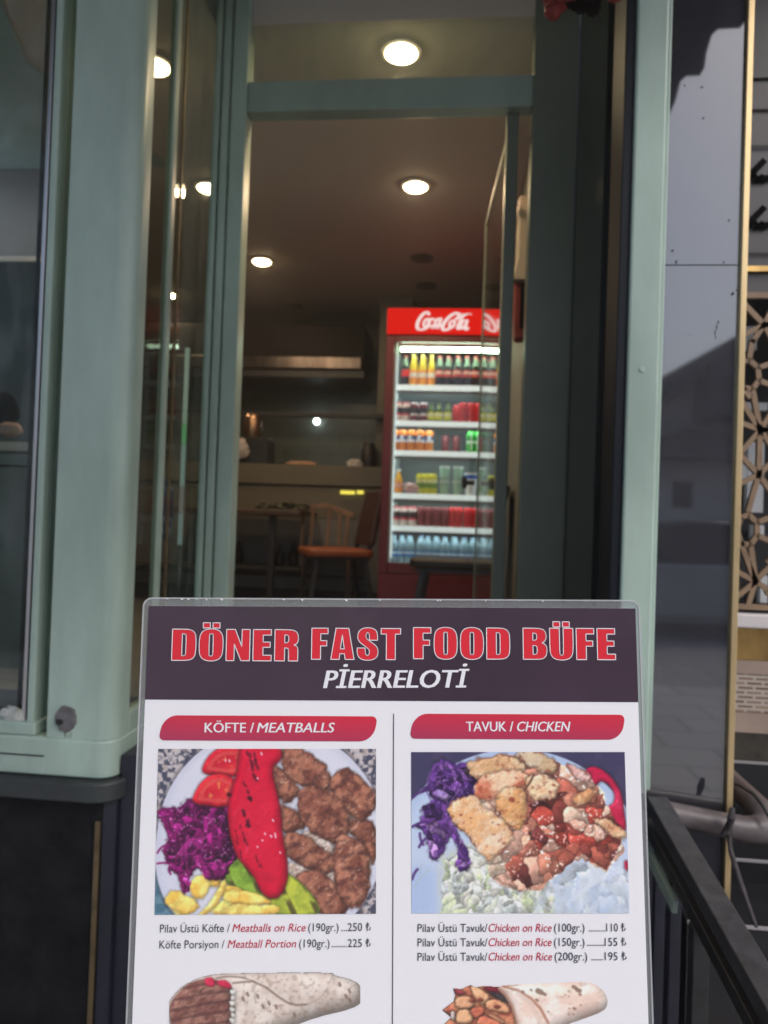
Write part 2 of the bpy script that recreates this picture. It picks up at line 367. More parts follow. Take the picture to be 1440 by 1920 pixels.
# front window of the bay
def fx(px, y=850, Y=1.845): return float(at(px, y, Y)[0])
fr = MB().box(fx(76.5), fx(90), 1.83, 1.90, .742, 3.24)
bay = put('bay_window', fr, M['sage'], shop, bevel=.004)
put('slider_rail', MB().box(fx(64), fx(71), 1.838, 1.872, .742, 3.24), M['alu'], bay, bevel=.002)
put('gasket', MB().box(fx(71)+.001, fx(76.5)-.001, 1.846, 1.88, .742, 3.24).box(fx(36), fx(41), 1.884, 1.894, .742, 3.24), M['rubber'], bay)
put('pane', MB().box(-3.2, fx(64)-.002, 1.868, 1.874, .78, 3.24), M['glass_front'], bay)
put('pane', MB().box(fx(90)+.002, -1.066, 1.870, 1.876, .742, 3.24), M['glass_front'], bay)
sl = MB()
n = 14
x0, x1 = -3.2, fx(95)
for k in range(n):                                   # slightly sagging sealed sill, torn sealant
    a, b = x0+(x1-x0)*k/n, x0+(x1-x0)*(k+1)/n
    sl.box(a, b, 1.822, 1.90, .7425, .775+.004*math.sin(k*2.1)+(.006 if k % 3 == 0 else 0))
put('sill', MB().box(-3.2, fx(96), 1.822, 1.90, .7425, .778), M['sage'], bay, bevel=.005)
cl = at(20, 1362, 1.835)
put('sealant', MB().ellipsoid((cl[0], 1.84, .785), .035, .012, .028, seed=3, amp=.25), mat('old_sealant', (.42, .44, .42), .8, var=.3, vscale=40), bay, smooth=True)

# side window of the bay, towards the door recess
side = put('side_window', MB().box(-.908, -.885, 2.075, 2.108, .80, 3.24).box(-.915, -.875, 1.907, 2.45, .742, .80), M['sage'], shop, bevel=.004)
put('pane', MB().box(-.898, -.893, 1.91, 2.074, .80, 3.24), M['glass_dim'], side)
put('pane', MB().box(-.898, -.893, 2.109, 2.447, .80, 3.24), M['glass_side'], side)
put('bead', MB().box(-.8925, -.887, 2.150, 2.160, .80, 3.24), M['dull_brass'], side)

# door frame: stepped left stile, transom bar, right jamb
dl = MB()
for (a, b, y0) in ((-.905, -.882, 2.452), (-.882, -.874, 2.474), (-.874, -.848, 2.458), (-.848, -.840, 2.478), (-.840, -.785, 2.462)):
    dl.box(a, b, y0, 2.535, FLOOR, 3.24)
frame = put('door_frame', dl, M['sage'], shop, bevel=.003)
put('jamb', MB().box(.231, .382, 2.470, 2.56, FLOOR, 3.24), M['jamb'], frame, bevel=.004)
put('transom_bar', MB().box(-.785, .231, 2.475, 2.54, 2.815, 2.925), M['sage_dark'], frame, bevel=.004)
put('transom_pane', MB().box(-.785, .231, 2.505, 2.510, 2.925, 3.24), M['glass'], frame)
put('threshold', MB().box(-.785, .231, 2.44, 2.56, FLOOR, FLOOR+.012), M['alu'], frame)
# right side of the recess: dark glazed panel and the pale front post
put('side_panel', MB().box(.384, .398, 1.985, 2.468, FLOOR, 3.24), M['black_gloss'], shop)
rp = put('front_post', MB().box(.424, .502, 1.82, 1.902, .70, 3.24), M['sage'], shop, bevel=.006)
put('shaded_post_side', MB().box(.398, .4235, 1.83, 1.984, .70, 3.24), M['navy'], rp, bevel=.004)  # unlit inner side of the post, its shade put into the colour
put('edge_bead', MB().box(.5025, .514, 1.836, 1.90, .705, 3.24), M['sage'], rp, bevel=.003)
sc = at(1204, 693, 1.82)
put('screw_head', MB().lathe([(.0068, 0), (.0068, .0014), (.004, .0022)], 16).v and MB().prism([(sc[0]+.0068*math.cos(R(a)), sc[2]+.0068*math.sin(R(a))) for a in range(0, 360, 24)], 1.8175, 1.8215, 'y'), M['screw'], rp, bevel=.001)
# granite cladding with a seam
zs = float(at(1310, 497, 1.9)[2])
gp = put('granite_cladding', MB().box(.5145, .716, 1.900, 1.95, .60, zs-.0015).box(.5145, .716, 1.900, 1.95, zs+.0015, 3.3), M['granite'], shop)
for (x, y, w_, h_) in ((1347, 604, .0012, .004), (1344, 613, .0011, .006), (1341, 624, .0010, .006), (1342, 633, .0014, .002), (1261, 470, .003, .002), (1268, 491, .002, .004), (1367, 413, .002, .002), (1319, 221, .002, .002), (1316, 163, .003, .0015), (1284, 160, .0015, .0015), (1293, 628, .0012, .0012), (1357, 492, .0012, .003)):
    c = at(x, y, 1.899); put('scratch', MB().box(c[0]-w_, c[0]+w_, 1.8985, 1.8995, c[2]-h_, c[2]+h_), M['rubber'], gp)
put('brass_trim', MB().box(.7165, .732, 1.886, 1.95, .30, 3.3), M['brass'], shop, bevel=.002)
bo = at(1383, 543, 1.884)
put('bolt', MB().prism([(bo[0]+.003*math.cos(R(a)), bo[2]+.003*math.sin(R(a))) for a in range(0, 360, 30)], 1.878, 1.887, 'y'), M['black_metal'], shop)
put('light_leak_wall', MB().box(.3985, .7155, 1.9505, 2.459, .60, 3.26), M['black_base'], shop)  # unseen wall added behind the cladding to stop a light leak
put('base_wall', MB().box(.384, .716, 1.905, 2.46, GZ, .599), M['navy_base'], shop)
put('landing', MB().box(-.866, .383, 1.852, 2.439, GZ, FLOOR-.001), M['navy_base'], shop)
st = MB()
for k in range(3): st.box(-.40, .30, 1.848-.22*(k+1), 1.8515-.22*k, GZ, FLOOR-.19*(k+1))
put('entrance_steps', st, M['slate'], shop)

# the glass door, standing open into the shop
A, B = Vector((.168, 2.512, 0)), Vector((.118, 3.40, 0))
dv = (B-A).normalized()
def dbar(t0, t1, z0, z1, w_=.042):
    p, q = A+dv*t0, A+dv*t1; L = Vector((-dv.y, dv.x, 0))*w_/2
    return [(p+L).xy, (p-L).xy, (q-L).xy, (q+L).xy], z0, z1
dm = MB(); LD = (B-A).length
for t0, t1, z0, z1 in ((0, .045, FLOOR+.015, 2.845), (LD-.02, LD, FLOOR+.015, 2.80), (.045, LD-.02, 2.775, 2.80), (.045, LD-.02, FLOOR+.015, FLOOR+.10)):
    p, a, b = dbar(t0, t1, z0, z1, .042 if t0 == 0 else .016); dm.prism(p, a, b)
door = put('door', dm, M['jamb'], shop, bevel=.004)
p, a, b = dbar(.045, LD-.02, FLOOR+.10, 2.775, .008)
put('door_glass', MB().prism(p, a, b), M['glass'], door)
hz = float(at(885, 905, 3.36)[2]); hp = A+dv*(LD-.03)
put('handle', MB().tube([(hp.x-.02, hp.y, hz), (hp.x-.07, hp.y, hz)], .011).tube([(hp.x-.068, hp.y, hz-.028), (hp.x-.066, hp.y, hz), (hp.x-.068, hp.y, hz+.028)], [.010, .016, .010]), M['black_metal'], door, smooth=True)

# black awning over the shop front, scalloped along its side edge
aw = thing('awning', 'black canvas awning over the shop front, mirrored in the granite as a scalloped dark edge', 'awning', (-1.2, 1.9, 3.1))
def awz(y): return 3.50-(y-1.07)*.207
AWY = -1.1
put('cover', MB().add([(-4, 1.9, awz(1.9)+.02), (1.0, 1.9, awz(1.9)+.02), (1.0, AWY, awz(AWY)+.02), (-4, AWY, awz(AWY)+.02),
                       (-4, 1.9, awz(1.9)+.035), (1.0, 1.9, awz(1.9)+.035), (1.0, AWY, awz(AWY)+.035), (-4, AWY, awz(AWY)+.035)],
                      [(0,1,2,3),(7,6,5,4),(0,4,5,1),(1,5,6,2),(2,6,7,3),(3,7,4,0)]), M['canvas'], aw)
edge = []
for x, y in ((1392, 46), (1386, 53), (1345, 55), (1333, 66), (1323, 100), (1320, 126), (1311, 142), (1286, 143), (1275, 152), (1265, 190), (1254, 215)):
    q = atX(x, y, 1.0); edge.append((3.8-float(q[1]), float(q[2])))      # its mirror image in the cladding
e0, e5 = edge[1], edge[7]; stp = (e5[0]-e0[0], e5[1]-e0[1])
bot = [(1.88, e0[1]-.04), (e0[0]+.12, e0[1]-.02)]+edge[1:]
k = 1
stp = (edge[10][0]-edge[5][0], edge[10][1]-edge[5][1])
while bot[-1][0]+stp[0] > AWY and k < 12:
    bot += [(p[0]+stp[0]*k, p[1]+stp[1]*k) for p in edge[6:11]]; k += 1
bot = [p for p in bot if p[0] > AWY]
top = [(bot[0][0], awz(bot[0][0])+.03), (bot[-1][0], awz(bot[-1][0])+.03)]
put('valance', MB().prism(top+bot[::-1], .995, 1.003, 'x'), M['canvas'], aw)
put('front_bar', MB().tube([(-4, AWY-.01, awz(AWY)+.02), (1.0, AWY-.01, awz(AWY)+.02)], .025), M['black_metal'], aw)

# ------------------------------------------------------------------ across the street (seen mirrored in the granite)
def mir(x, y, D):                                    # a point across the street whose mirror image in the cladding stands at x, y
    p = at(x, y, 1.9+(D+1.9)); return float(p[0]), float(p[2])
Dh = 11.0
hs = thing('house', 'grey plastered house with a dark sloping roof across the street, mirrored in the granite', 'house', (6, -Dh-2, 0))
ex0, ez0 = mir(1235, 722, Dh); ex1, ez1 = mir(1392, 632, Dh)
sl = (ez1-ez0)/(ex1-ex0)
xa, xb = 1.2, 8.2
za, zb = ez0+sl*(xa-ex0), ez0+sl*(xb-ex0)
put('wall', MB().prism([(xa+.2, 0), (xb+4, 0), (xb+4, za+.4), (xb, zb-.25), (xa+.2, za-.2)], -Dh-6, -Dh, 'y'), M['house'], hs)
put('roof', MB().prism([(xa-.3, za-.45), (xb, zb-.5), (xb+4.3, za-.1), (xb+4.3, za+.2), (xb, zb), (xa-.3, za)], -Dh-6.2, -Dh+.7, 'y'), M['rooftile'], hs)
wx0, wz1 = mir(1262, 902, Dh-.02); wx1, wz0 = mir(1298, 953, Dh-.02)
put('window', MB().box(wx0, wx1, -Dh-.05, -Dh+.02, wz0, wz1), M['window_dark'], hs)
gx0, gz0 = mir(1340, 775, Dh-1.2); gx1, gz1 = mir(1400, 640, Dh-1.2)
put('balcony', MB().box(gx0, gx1+2, -Dh+.003, -Dh+1.0, gz0, gz0+1.0), M['rooftile'], hs)
lx0, lz0 = mir(1236, 855, Dh-1); lx1, lz1 = mir(1330, 805, Dh-1)
put('porch_roof', MB().prism([(lx0-1, lz0), (lx1+1.5, lz0), (lx1+.2, lz1), (lx0+.5, lz1+.02)], -Dh+.003, -Dh+.9, 'y'), mat('weathered_roof_tiles', (.16, .11, .10), .85, var=.3, vscale=6), hs)
Dc = 6.6
car = thing('parked_car', 'dark grey car parked across the road, mirrored low in the granite', 'car', (3.0, -Dc-.8, -.15))
cx, cz = mir(1295, 1000, Dc); X0 = cx-2.2
def cs(pts): return [(X0+a, -.15+b*1.13) for a, b in pts]
body = cs([(0, .35), (.05, .75), (.5, .88), (1.2, .93), (3.6, .95), (4.2, .88), (4.3, .6), (4.25, .33), (3.9, .25), (.3, .25)])
put('body', MB().prism(body, -Dc-1.7, -Dc, 'y'), M['carpaint'], car, bevel=.06, smooth=True)
cabin = cs([(1.0, .92), (1.7, 1.42), (2.2, 1.50), (3.0, 1.48), (3.75, .94)])
put('cabin', MB().prism(cabin, -Dc-1.55, -Dc-.12, 'y'), M['window_dark'], car, bevel=.05, smooth=True)
for wx in (.85, 3.45):
    wb = MB().prism([(X0+wx+.33*math.cos(R(a)), -.15+.33+.33*math.sin(R(a))) for a in range(0, 360, 18)], -Dc-.2, -Dc+.01, 'y')
    wh = put('wheel', wb, M['rubber'], car, bevel=.02)
    put('rim', MB().prism([(X0+wx+.2*math.cos(R(a)), -.15+.33+.2*math.sin(R(a))) for a in range(0, 360, 24)], -Dc+.0105, -Dc+.022, 'y'), M['alu'], wh)

# ------------------------------------------------------------------ neighbouring shop at the right edge
NY = 2.25
nb = thing('neighbour_shop', 'neighbouring shop front with brown wooden star lattice and black handwriting on its sign', 'shop', (1.6, NY, 0))
def nz(y, Y=NY): return float(at(1415, y, Y)[2])
NX0, NX1 = .735, 2.6
M['nb_dark'] = mat('brown_grey_panel', (.045, .041, .039), .4, var=.3, vscale=4)
M['nb_sign'] = mat('grey_sign_panel', (.085, .077, .077), .35, var=.12, vscale=5)
M['nb_beige'] = mat('beige_stone_strip', (.33, .25, .20), .5, var=.15)
M['nb_white'] = mat('white_ledge_stone', (.62, .58, .58), .4)
M['nb_gold'] = mat('gold_mirror_trim', (.75, .46, .16), .22, metal=.9, var=.5, vscale=9, stretch=(1, 1, .4))
M['lattice'] = mat('brown_wood_lattice', (.25, .165, .10), .5, var=.2, vscale=15)
M['nb_black'] = mat('black_polished_stone', (.008, .008, .010), .25, var=.3)
M['grout'] = mat('grey_grout_line', (.30, .29, .30), .6)
M['nb_pattern'] = brick_mat('brown_patterned_tiles', (.26, .18, .13), (.10, .06, .045), (.42, .36, .31), .05, .014, .45, .004, True)
put('upper_panel', MB().box(NX0, NX1, NY, NY+.05, nz(150), 3.3), M['nb_dark'], nb)
put('sign_panel', MB().box(NX0, NX1, NY+.004, NY+.05, nz(500), nz(272)), M['nb_sign'], nb)
put('fascia_panel', MB().box(NX0, NX1, NY+.002, NY+.05, nz(271), nz(151)), mat('taupe_panel', (.075, .065, .062), .4, var=.2), nb)
ln = MB()
for y in (146, 205, 274, 474): ln.box(NX0, NX1, NY-.006, NY, nz(y+2), nz(y))
put('moulding', ln, M['nb_dark'], nb)
# handwriting: two words running out of the picture
def ink(pts, w=.008, Y=NY-.002):
    P = [at(x, y, Y) for x, y in pts]
    for a, b in zip(P[:-1], P[1:]): hw.bar(a, b, w, .004, up=(0, 1, 0))
for dy in (0, 88):
    hw = MB()
    ink([(1398, 345+dy), (1412, 322+dy), (1434, 300+dy)], .019)
    ink([(1400, 342+dy), (1404, 338+dy), (1418, 326+dy)], .010)
    ink([(1414, 342+dy), (1421, 330+dy), (1420, 341+dy), (1430, 328+dy), (1430, 343+dy)], .013)
    ink([(1432, 340+dy), (1441, 330+dy), (1444, 338+dy), (1452, 326+dy), (1456, 340+dy)], .014)
    put('sign_lettering', hw, M['black_cloth'], nb)
put('gilt_rail', MB().box(NX0, NX1, NY-.012, NY+.05, nz(511), nz(501)), M['nb_gold'], nb)
put('taupe_band', MB().box(NX0, NX1, NY+.002, NY+.05, nz(548), nz(512)), M['nb_sign'], nb)
# star lattice screen, white-lit room behind
lat = MB()
def cr(x, y): return at(960+x/3, 560+y/3, NY)
SEG = []
def seg(a, b): SEG.append((cr(*a), cr(*b)))
def star(c, ends):
    for e in ends: seg(c, e)
def ring(pts):
    for a, b in zip(pts, pts[1:]+pts[:1]): seg(a, b)
star((1415, 150), [(1300, 30), (1288, 212), (1345, 250), (1470, 250), (1470, 40), (1560, 150)])
ring([(1285, 360), (1330, 345), (1380, 390), (1385, 460), (1350, 510), (1290, 500), (1268, 430)])
star((1330, 345), [(1350, 230)]); star((1380, 390), [(1470, 360)]); star((1385, 460), [(1480, 500)]); star((1290, 500), [(1340, 560)])
star((1392, 740), [(1262, 690), (1275, 560), (1350, 510), (1480, 610), (1560, 740), (1480, 860), (1280, 870), (1385, 990)])
star((1385, 990), [(1272, 870), (1258, 1050), (1325, 1200), (1480, 1120), (1480, 900)])
ring([(1285, 1230), (1330, 1215), (1375, 1260), (1375, 1330), (1340, 1385), (1285, 1375), (1262, 1300)])
star((1375, 1260), [(1480, 1220)]); star((1375, 1330), [(1480, 1380)]); star((1285, 1375), [(1365, 1590)])
star((1365, 1590), [(1256, 1530), (1245, 1690), (1340, 1385), (1480, 1470), (1480, 1660), (1320, 1740)])
XA = float(cr(1476, 750)[0]); PER = 2*(XA-NX0)
for k in range(5):                                   # the pattern goes on beyond the frame, mirrored tile by tile
    for p_, q_ in SEG:
        for mirrored in (False, True):
            p2, q2 = p_.copy(), q_.copy()
            if mirrored: p2[0], q2[0] = 2*XA-p2[0], 2*XA-q2[0]
            p2[0] += k*PER; q2[0] += k*PER
            if max(p2[0], q2[0]) < NX1 and min(p2[0], q2[0]) > NX0-.02: lat.bar(p2, q2, .0155, .014, up=(0, 1, 0))
lat.box(NX0, NX1, NY-.008, NY+.008, nz(560), nz(549))
lat.box(NX0, NX1, NY-.0082, NY+.0082, nz(1143), nz(1133))
put('lattice_screen', lat, M['lattice'], nb)
bk = MB().box(NX0, NX1, NY+.55, NY+.6, FLOOR-.2, 3.2)
put('inner_wall', bk, mat('dark_inner_wall', (.035, .032, .034), .7, var=.5, vscale=3), nb)
Mwb = mat('glowing_white_lacquer', (.72, .72, .72), .4, emit=(.9, .95, 1), estr=.03)  # white boards given a faint glow of their own
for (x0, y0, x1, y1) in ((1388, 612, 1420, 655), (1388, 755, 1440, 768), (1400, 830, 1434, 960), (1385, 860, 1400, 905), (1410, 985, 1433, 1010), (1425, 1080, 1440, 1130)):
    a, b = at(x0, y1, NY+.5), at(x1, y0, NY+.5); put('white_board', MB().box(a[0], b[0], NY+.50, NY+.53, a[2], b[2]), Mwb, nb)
put('window_ledge', MB().box(NX0, NX1, NY-.03, NY+.05, nz(1176), nz(1150)), M['nb_white'], nb, bevel=.004)
put('ledge_shadow_gap', MB().box(NX0, NX1, NY+.01, NY+.05, nz(1149.5), nz(1143.5)), M['nb_black'], nb)
put('gold_band', MB().box(NX0, NX1, NY, NY+.05, nz(1238), nz(1177)), M['nb_gold'], nb)
put('beige_band', MB().box(NX0, NX1, NY-.004, NY+.05, nz(1264), nz(1239)), M['nb_beige'], nb)
put('patterned_band', MB().box(NX0, NX1, NY-.002, NY+.05, nz(1336), nz(1265)), M['nb_pattern'], nb)
put('beige_band', MB().box(NX0, NX1, NY-.004, NY+.05, nz(1374), nz(1337)), M['nb_beige'], nb)
put('dark_band', MB().box(NX0, NX1, NY, NY+.05, nz(1428), nz(1375)), mat('dark_patterned_band', (.022, .02, .017), .3, col2=(.06, .05, .035), vscale=25), nb)
sb = MB(); gl = MB()
for k, (y0, y1, Yf) in enumerate(((1429, 1612, 2.24), (1613, 1737, 2.02), (1738, 1905, 1.80))):
    z1 = float(at(1415, y0, Yf)[2]); z0 = float(at(1415, y1, Yf)[2])
    sb.box(.735 if k == 0 else .60, NX1, Yf, NY+.1, z0-.002 if k < 2 else GZ, z1)
    gl.box(.735 if k == 0 else .60, NX1, Yf-.003, Yf+.004, z1-.005, z1+.001)
put('black_steps', sb, M['nb_black'], nb); put('step_edge', gl, M['grout'], nb)

# grey waste pipe with an elbow, cable and twig
pts = [at(1215, 1518, 1.862), at(1290, 1533, 1.855), at(1350, 1545, 1.85), at(1395, 1555, 1.845), at(1424, 1556, 1.85), at(1436, 1542, 1.87), at(1426, 1520, 1.90), at(1400, 1494, 1.94), at(1376, 1470, 1.98), at(1340, 1436, 2.06)]
M['pipe'] = mat('dirty_grey_pipe', (.12, .10, .105), .45, col2=(.06, .045, .045), vscale=14, bump=.3)
pp = put('drain_pipe', MB().tube(pts, [.030, .030, .029, .032, .035, .035, .033, .030, .028, .028], 16), M['pipe'], smooth=True)
tag(pp, 'dirty grey drain pipe with an elbow, between the handrail and the black steps', 'pipe')
cb = put('cable', MB().tube([at(1366, 1464, 1.93), at(1390, 1474, 1.90), at(1414, 1490, 1.86), at(1430, 1510, 1.83), at(1450, 1545, 1.80)], .0045, 8), M['black_metal'], smooth=True)
tag(cb, 'thin black cable lying along the elbow of the grey drain pipe', 'cable')
tw = put('twig', MB().tube([at(1373, 1514, 1.80), at(1371, 1535, 1.795), at(1366, 1565, 1.79), at(1370, 1595, 1.78), at(1382, 1635, 1.75), at(1395, 1675, 1.72), at(1404, 1700, 1.70), at(1418, 1738, 1.66)], [.0055, .0095, .0065, .006, .006, .006, .005, .004], 8)
         .tube([at(1371, 1530, 1.795), at(1360, 1552, 1.80), at(1352, 1566, 1.81)], [.005, .004, .003], 7), mat('grey_bark', (.06, .05, .055), .8, var=.5, vscale=60, bump=.5, bscale=200), smooth=True)
tag(tw, 'thin dry grey twig hanging in front of the drain pipe', 'twig')

# black stair handrail running down towards the street
hr = thing('handrail', 'worn black square tube stair handrail sloping down at the lower right', 'handrail', (.53, 1.5, 0))
p0 = Vector(at(1232, 1508, 1.795)); 
q0 = Vector(at(1436, 1862, 1.25)); d = (q0-p0)
p1 = p0-d*.01; q1 = p0+d*2.2
put('top_rail', MB().bar(p1, q1, .050, .036), M['rail_top'], hr, bevel=.003)
dn = Vector((-.012, .0, -.055))
put('lower_rail', MB().bar(p1+dn, q1+dn, .03, .03), M['black_metal'], hr, bevel=.002)
dn2 = Vector((-.034, .0, -.088))
put('green_reflection_bar', MB().bar(p1+dn2, p0+d*.42+dn2, .012, .03), M['sage_dark'], hr, bevel=.002)  # green reflection on the rail side, built as a thin bar
for t in (.55, 1.6):
    c = p0+d*t+dn
    put('baluster', MB().box(c.x-.016, c.x+.016, c.y-.016, c.y+.016, GZ, c.z-.016), M['black_metal'], hr, bevel=.002)
for t in (.12, .30):
    c = p0+d*t+dn
    put('baluster', MB().box(c.x-.012, c.x+.012, c.y-.012, c.y+.012, GZ, c.z-.016), M['navy_base'], hr, bevel=.002)

# dark red hanging decoration under the awning
hd = thing('hanging_flowers', 'dark red artificial flowers hanging under the awning at the top edge', 'decoration', tuple(at(1090, -30, 1.70)))
c = at(1055, 6, 1.70); b = MB()
rnd = random.Random(8)
for k in range(9):
    b.ellipsoid((c[0]+rnd.uniform(-.03, .03), c[1]+rnd.uniform(-.03, .03), c[2]+rnd.uniform(0, .05)), .022, .02, .022, seed=k, amp=.2)
put('petals', b, M['darkred'], hd, smooth=True)
c = at(1128, -8, 1.70); b = MB()
for k in range(9):
    b.ellipsoid((c[0]+rnd.uniform(-.035, .035), c[1]+rnd.uniform(-.03, .03), c[2]+rnd.uniform(0, .05)), .022, .02, .022, seed=20+k, amp=.2)
put('petals', b, M['darkred'], hd, smooth=True)
c = at(1090, -2, 1.70); b = MB()
for k in range(6):
    b.ellipsoid((c[0]+rnd.uniform(-.05, .05), c[1]+rnd.uniform(.0, .04), c[2]+rnd.uniform(0, .05)), .02, .02, .024, seed=40+k, amp=.2)
b.tube([(c[0], c[1], c[2]), (c[0], c[1], awz(1.7)+.02)], .004)
put('leaves', b, M['black_cloth'], hd, smooth=True)

# ------------------------------------------------------------------ ceiling lights
def downlight(X, Y, label, lit, src=None):
    if src is None:
        t = thing('ceiling_light', label, 'ceiling light', (X, Y, CEIL), 'round recessed ceiling lights')
        put('trim', MB().lathe([(.078, -.001), (.078, -.010), (.062, -.012), (.062, -.004)], 28, (X, Y, CEIL)), M['trim'] if lit else M['lamp_off'], t, smooth=True)
        put('lens', MB().lathe([(.0615, -.002), (.0615, -.014), (.05, -.022), (.03, -.027), (.001, -.029)], 28, (X, Y, CEIL)), M['lamp'] if lit else M['lamp_off'], t, smooth=True)
    else:
        t = copy_tree(src); t.location = (X, Y, CEIL); t['label'] = label
    return t
LX0, LX1 = -.252, -1.381
lamp_pos = [(LX0, 2.665, 'brightest round ceiling light, seen through the pane above the door'),
            (LX0, 3.739, 'lit round ceiling light in the middle of the open doorway'),
            (LX1, 4.813, 'lit round ceiling light near the left door stile'),
            (-1.245, 2.700, 'yellow ceiling light added for the lamp reflection in the side glass by the corner post'),  # lamp reflection in the glass, built as a ceiling light
            (LX1, 3.73, 'lit ceiling light half hidden by the left stile of the door frame'),
            (-2.35, 5.55, 'small lit ceiling light far back behind the side glass')]
first = None
for X, Y, lab in lamp_pos:
    t = downlight(X, Y, lab, True, first)
    if first is None: first = t
    L = bpy.data.lights.new('downlight', 'AREA'); L.shape = 'DISK'; L.size = .11; L.energy = 4.0; L.color = (1, .70, .42)
    lo = bpy.data.objects.new('downlight', L); COL.objects.link(lo); lo.location = (X, Y, CEIL-.032)
fo = None
for X, Y, lab in ((LX0-.01, 4.767, 'unlit round ceiling light, the one nearer the door of the two above the fridge'),
                  (LX0, 5.325, 'unlit round ceiling light, the one farther back of the two above the fridge'),
                  (LX1, 5.841, 'unlit round ceiling light above the kitchen hood')):
    t = downlight(X, Y, lab, False, fo)
    if fo is None: fo = t

# ------------------------------------------------------------------ drinks fridge
FX0, FX1, FY = -.437, .262, 4.30
def fz(y, Y=FY): return float(at(830, y, Y)[2])
zt = fz(578); zh = fz(630); zi1 = fz(643); zi0 = fz(1057)
fg = thing('drinks_fridge', 'tall red drinks fridge with glowing header and lit glass door full of bottles', 'fridge', ((FX0+FX1)/2, FY, FLOOR))
fw = .052
cab = MB().box(FX0, FX0+fw, FY+.04, FY+.68, FLOOR, zh).box(FX1-fw, FX1, FY+.04, FY+.68, FLOOR, zh)
cab.box(FX0+fw, FX1-fw, FY+.64, FY+.68, FLOOR, zh).box(FX0+fw, FX1-fw, FY+.04, FY+.64, FLOOR, zi0-.03).box(FX0+fw, FX1-fw, FY+.04, FY+.64, zi1+.02, zh)
put('cabinet', cab, M['red_fridge'], fg, bevel=.006)
lnr = MB().box(FX0+fw, FX0+fw+.012, FY+.045, FY+.60, zi0-.03, zi1+.02).box(FX1-fw-.012, FX1-fw, FY+.045, FY+.60, zi0-.03, zi1+.02)
lnr.box(FX0+fw+.0122, FX1-fw-.0122, FY+.045, FY+.60, zi0-.0298, zi0-.012)
put('liner', lnr, M['fridge_in'], fg)
put('back_panel', MB().box(FX0+fw, FX1-fw, FY+.602, FY+.638, zi0-.03, zi1+.02), M['fridge_back'], fg)
hdr = put('header', MB().box(FX0, FX1, FY-.005, FY+.64, zh+.004, zt), M['header_red'], fg, bevel=.006)
put('header_face', MB().box(FX0+.004, FX1-.004, FY-.0062, FY-.0052, zh+.008, zt-.004), M['header_glow'], hdr)
drf = MB().box(FX0, FX0+fw, FY, FY+.035, zi0-.07, zh-.002).box(FX1-fw, FX1, FY, FY+.035, zi0-.07, zh-.002)
drf.box(FX0+fw, FX1-fw, FY, FY+.035, zi0-.07, zi0-.005).box(FX0+fw, FX1-fw, FY, FY+.035, zi1+.004, zh-.002)
dr = put('door', drf, M['red_fridge'], fg, bevel=.004)
put('door_pane', MB().box(FX0+fw, FX1-fw, FY+.012, FY+.017, zi0-.005, zi1+.004), glass_mat('fridge_glass', (.97, .98, .98), .6), dr)
put('door_handle', MB().box(FX1-.04, FX1-.02, FY-.04, FY-.005, 1.4, 1.9), M['black_metal'], dr, bevel=.004)
put('kick_panel', MB().box(FX0, FX1, FY+.002, FY+.035, FLOOR+.04, zi0-.074), mat('dark_red_kick_panel', (.13, .008, .014), .45), fg, bevel=.004)
put('badge', MB().prism([(FX0+.36+.006*math.cos(R(a)), zh-.018+.006*math.sin(R(a))) for a in range(0, 360, 40)], FY-.003, FY+.001, 'y'), M['steel'], dr)
put('tube_light', MB().tube([(FX0+fw+.035, FY+.075, zi1-.022), (FX1-fw-.02, FY+.075, zi1-.022)], .013, 12), M['led'], fg, smooth=True)
put('liner_glow_strip', MB().box(FX0+fw+.0125, FX0+fw+.018, FY+.05, FY+.11, zi0+.02, zi1-.06), M['liner_glow'], fg)  # added glow strips: they light the shelves and read as lit liner
put('liner_glow_strip', MB().box(FX1-fw-.018, FX1-fw-.0125, FY+.05, FY+.11, zi0+.02, zi1-.06), M['liner_glow'], fg)
SY = FY+.085                                          # front edge of the shelves
shz = [float(at(830, y, SY)[2]) for y in (722, 790, 846, 927, 988)]
for z in shz:
    s = put('shelf', MB().box(FX0+fw+.013, FX1-fw-.013, SY, FY+.595, z-.012, z), M['shelf'], fg, bevel=.002)
    put('price_strip', MB().box(FX0+fw+.014, FX1-fw-.014, SY-.006, SY-.001, z-.034, z-.002), M['strip'], s)
    put('shelf_bracket', MB().box(FX0+fw+.014, FX1-fw-.014, SY-.0055, SY-.0015, z-.058, z-.035), M['label_strip'], s)
    put('added_shelf_light', MB().box(FX0+fw+.02, FX1-fw-.02, SY+.002, SY+.012, z-.032, z-.014), M['shelf_fill'], s)  # unseen light bar added under the shelf to brighten the drinks

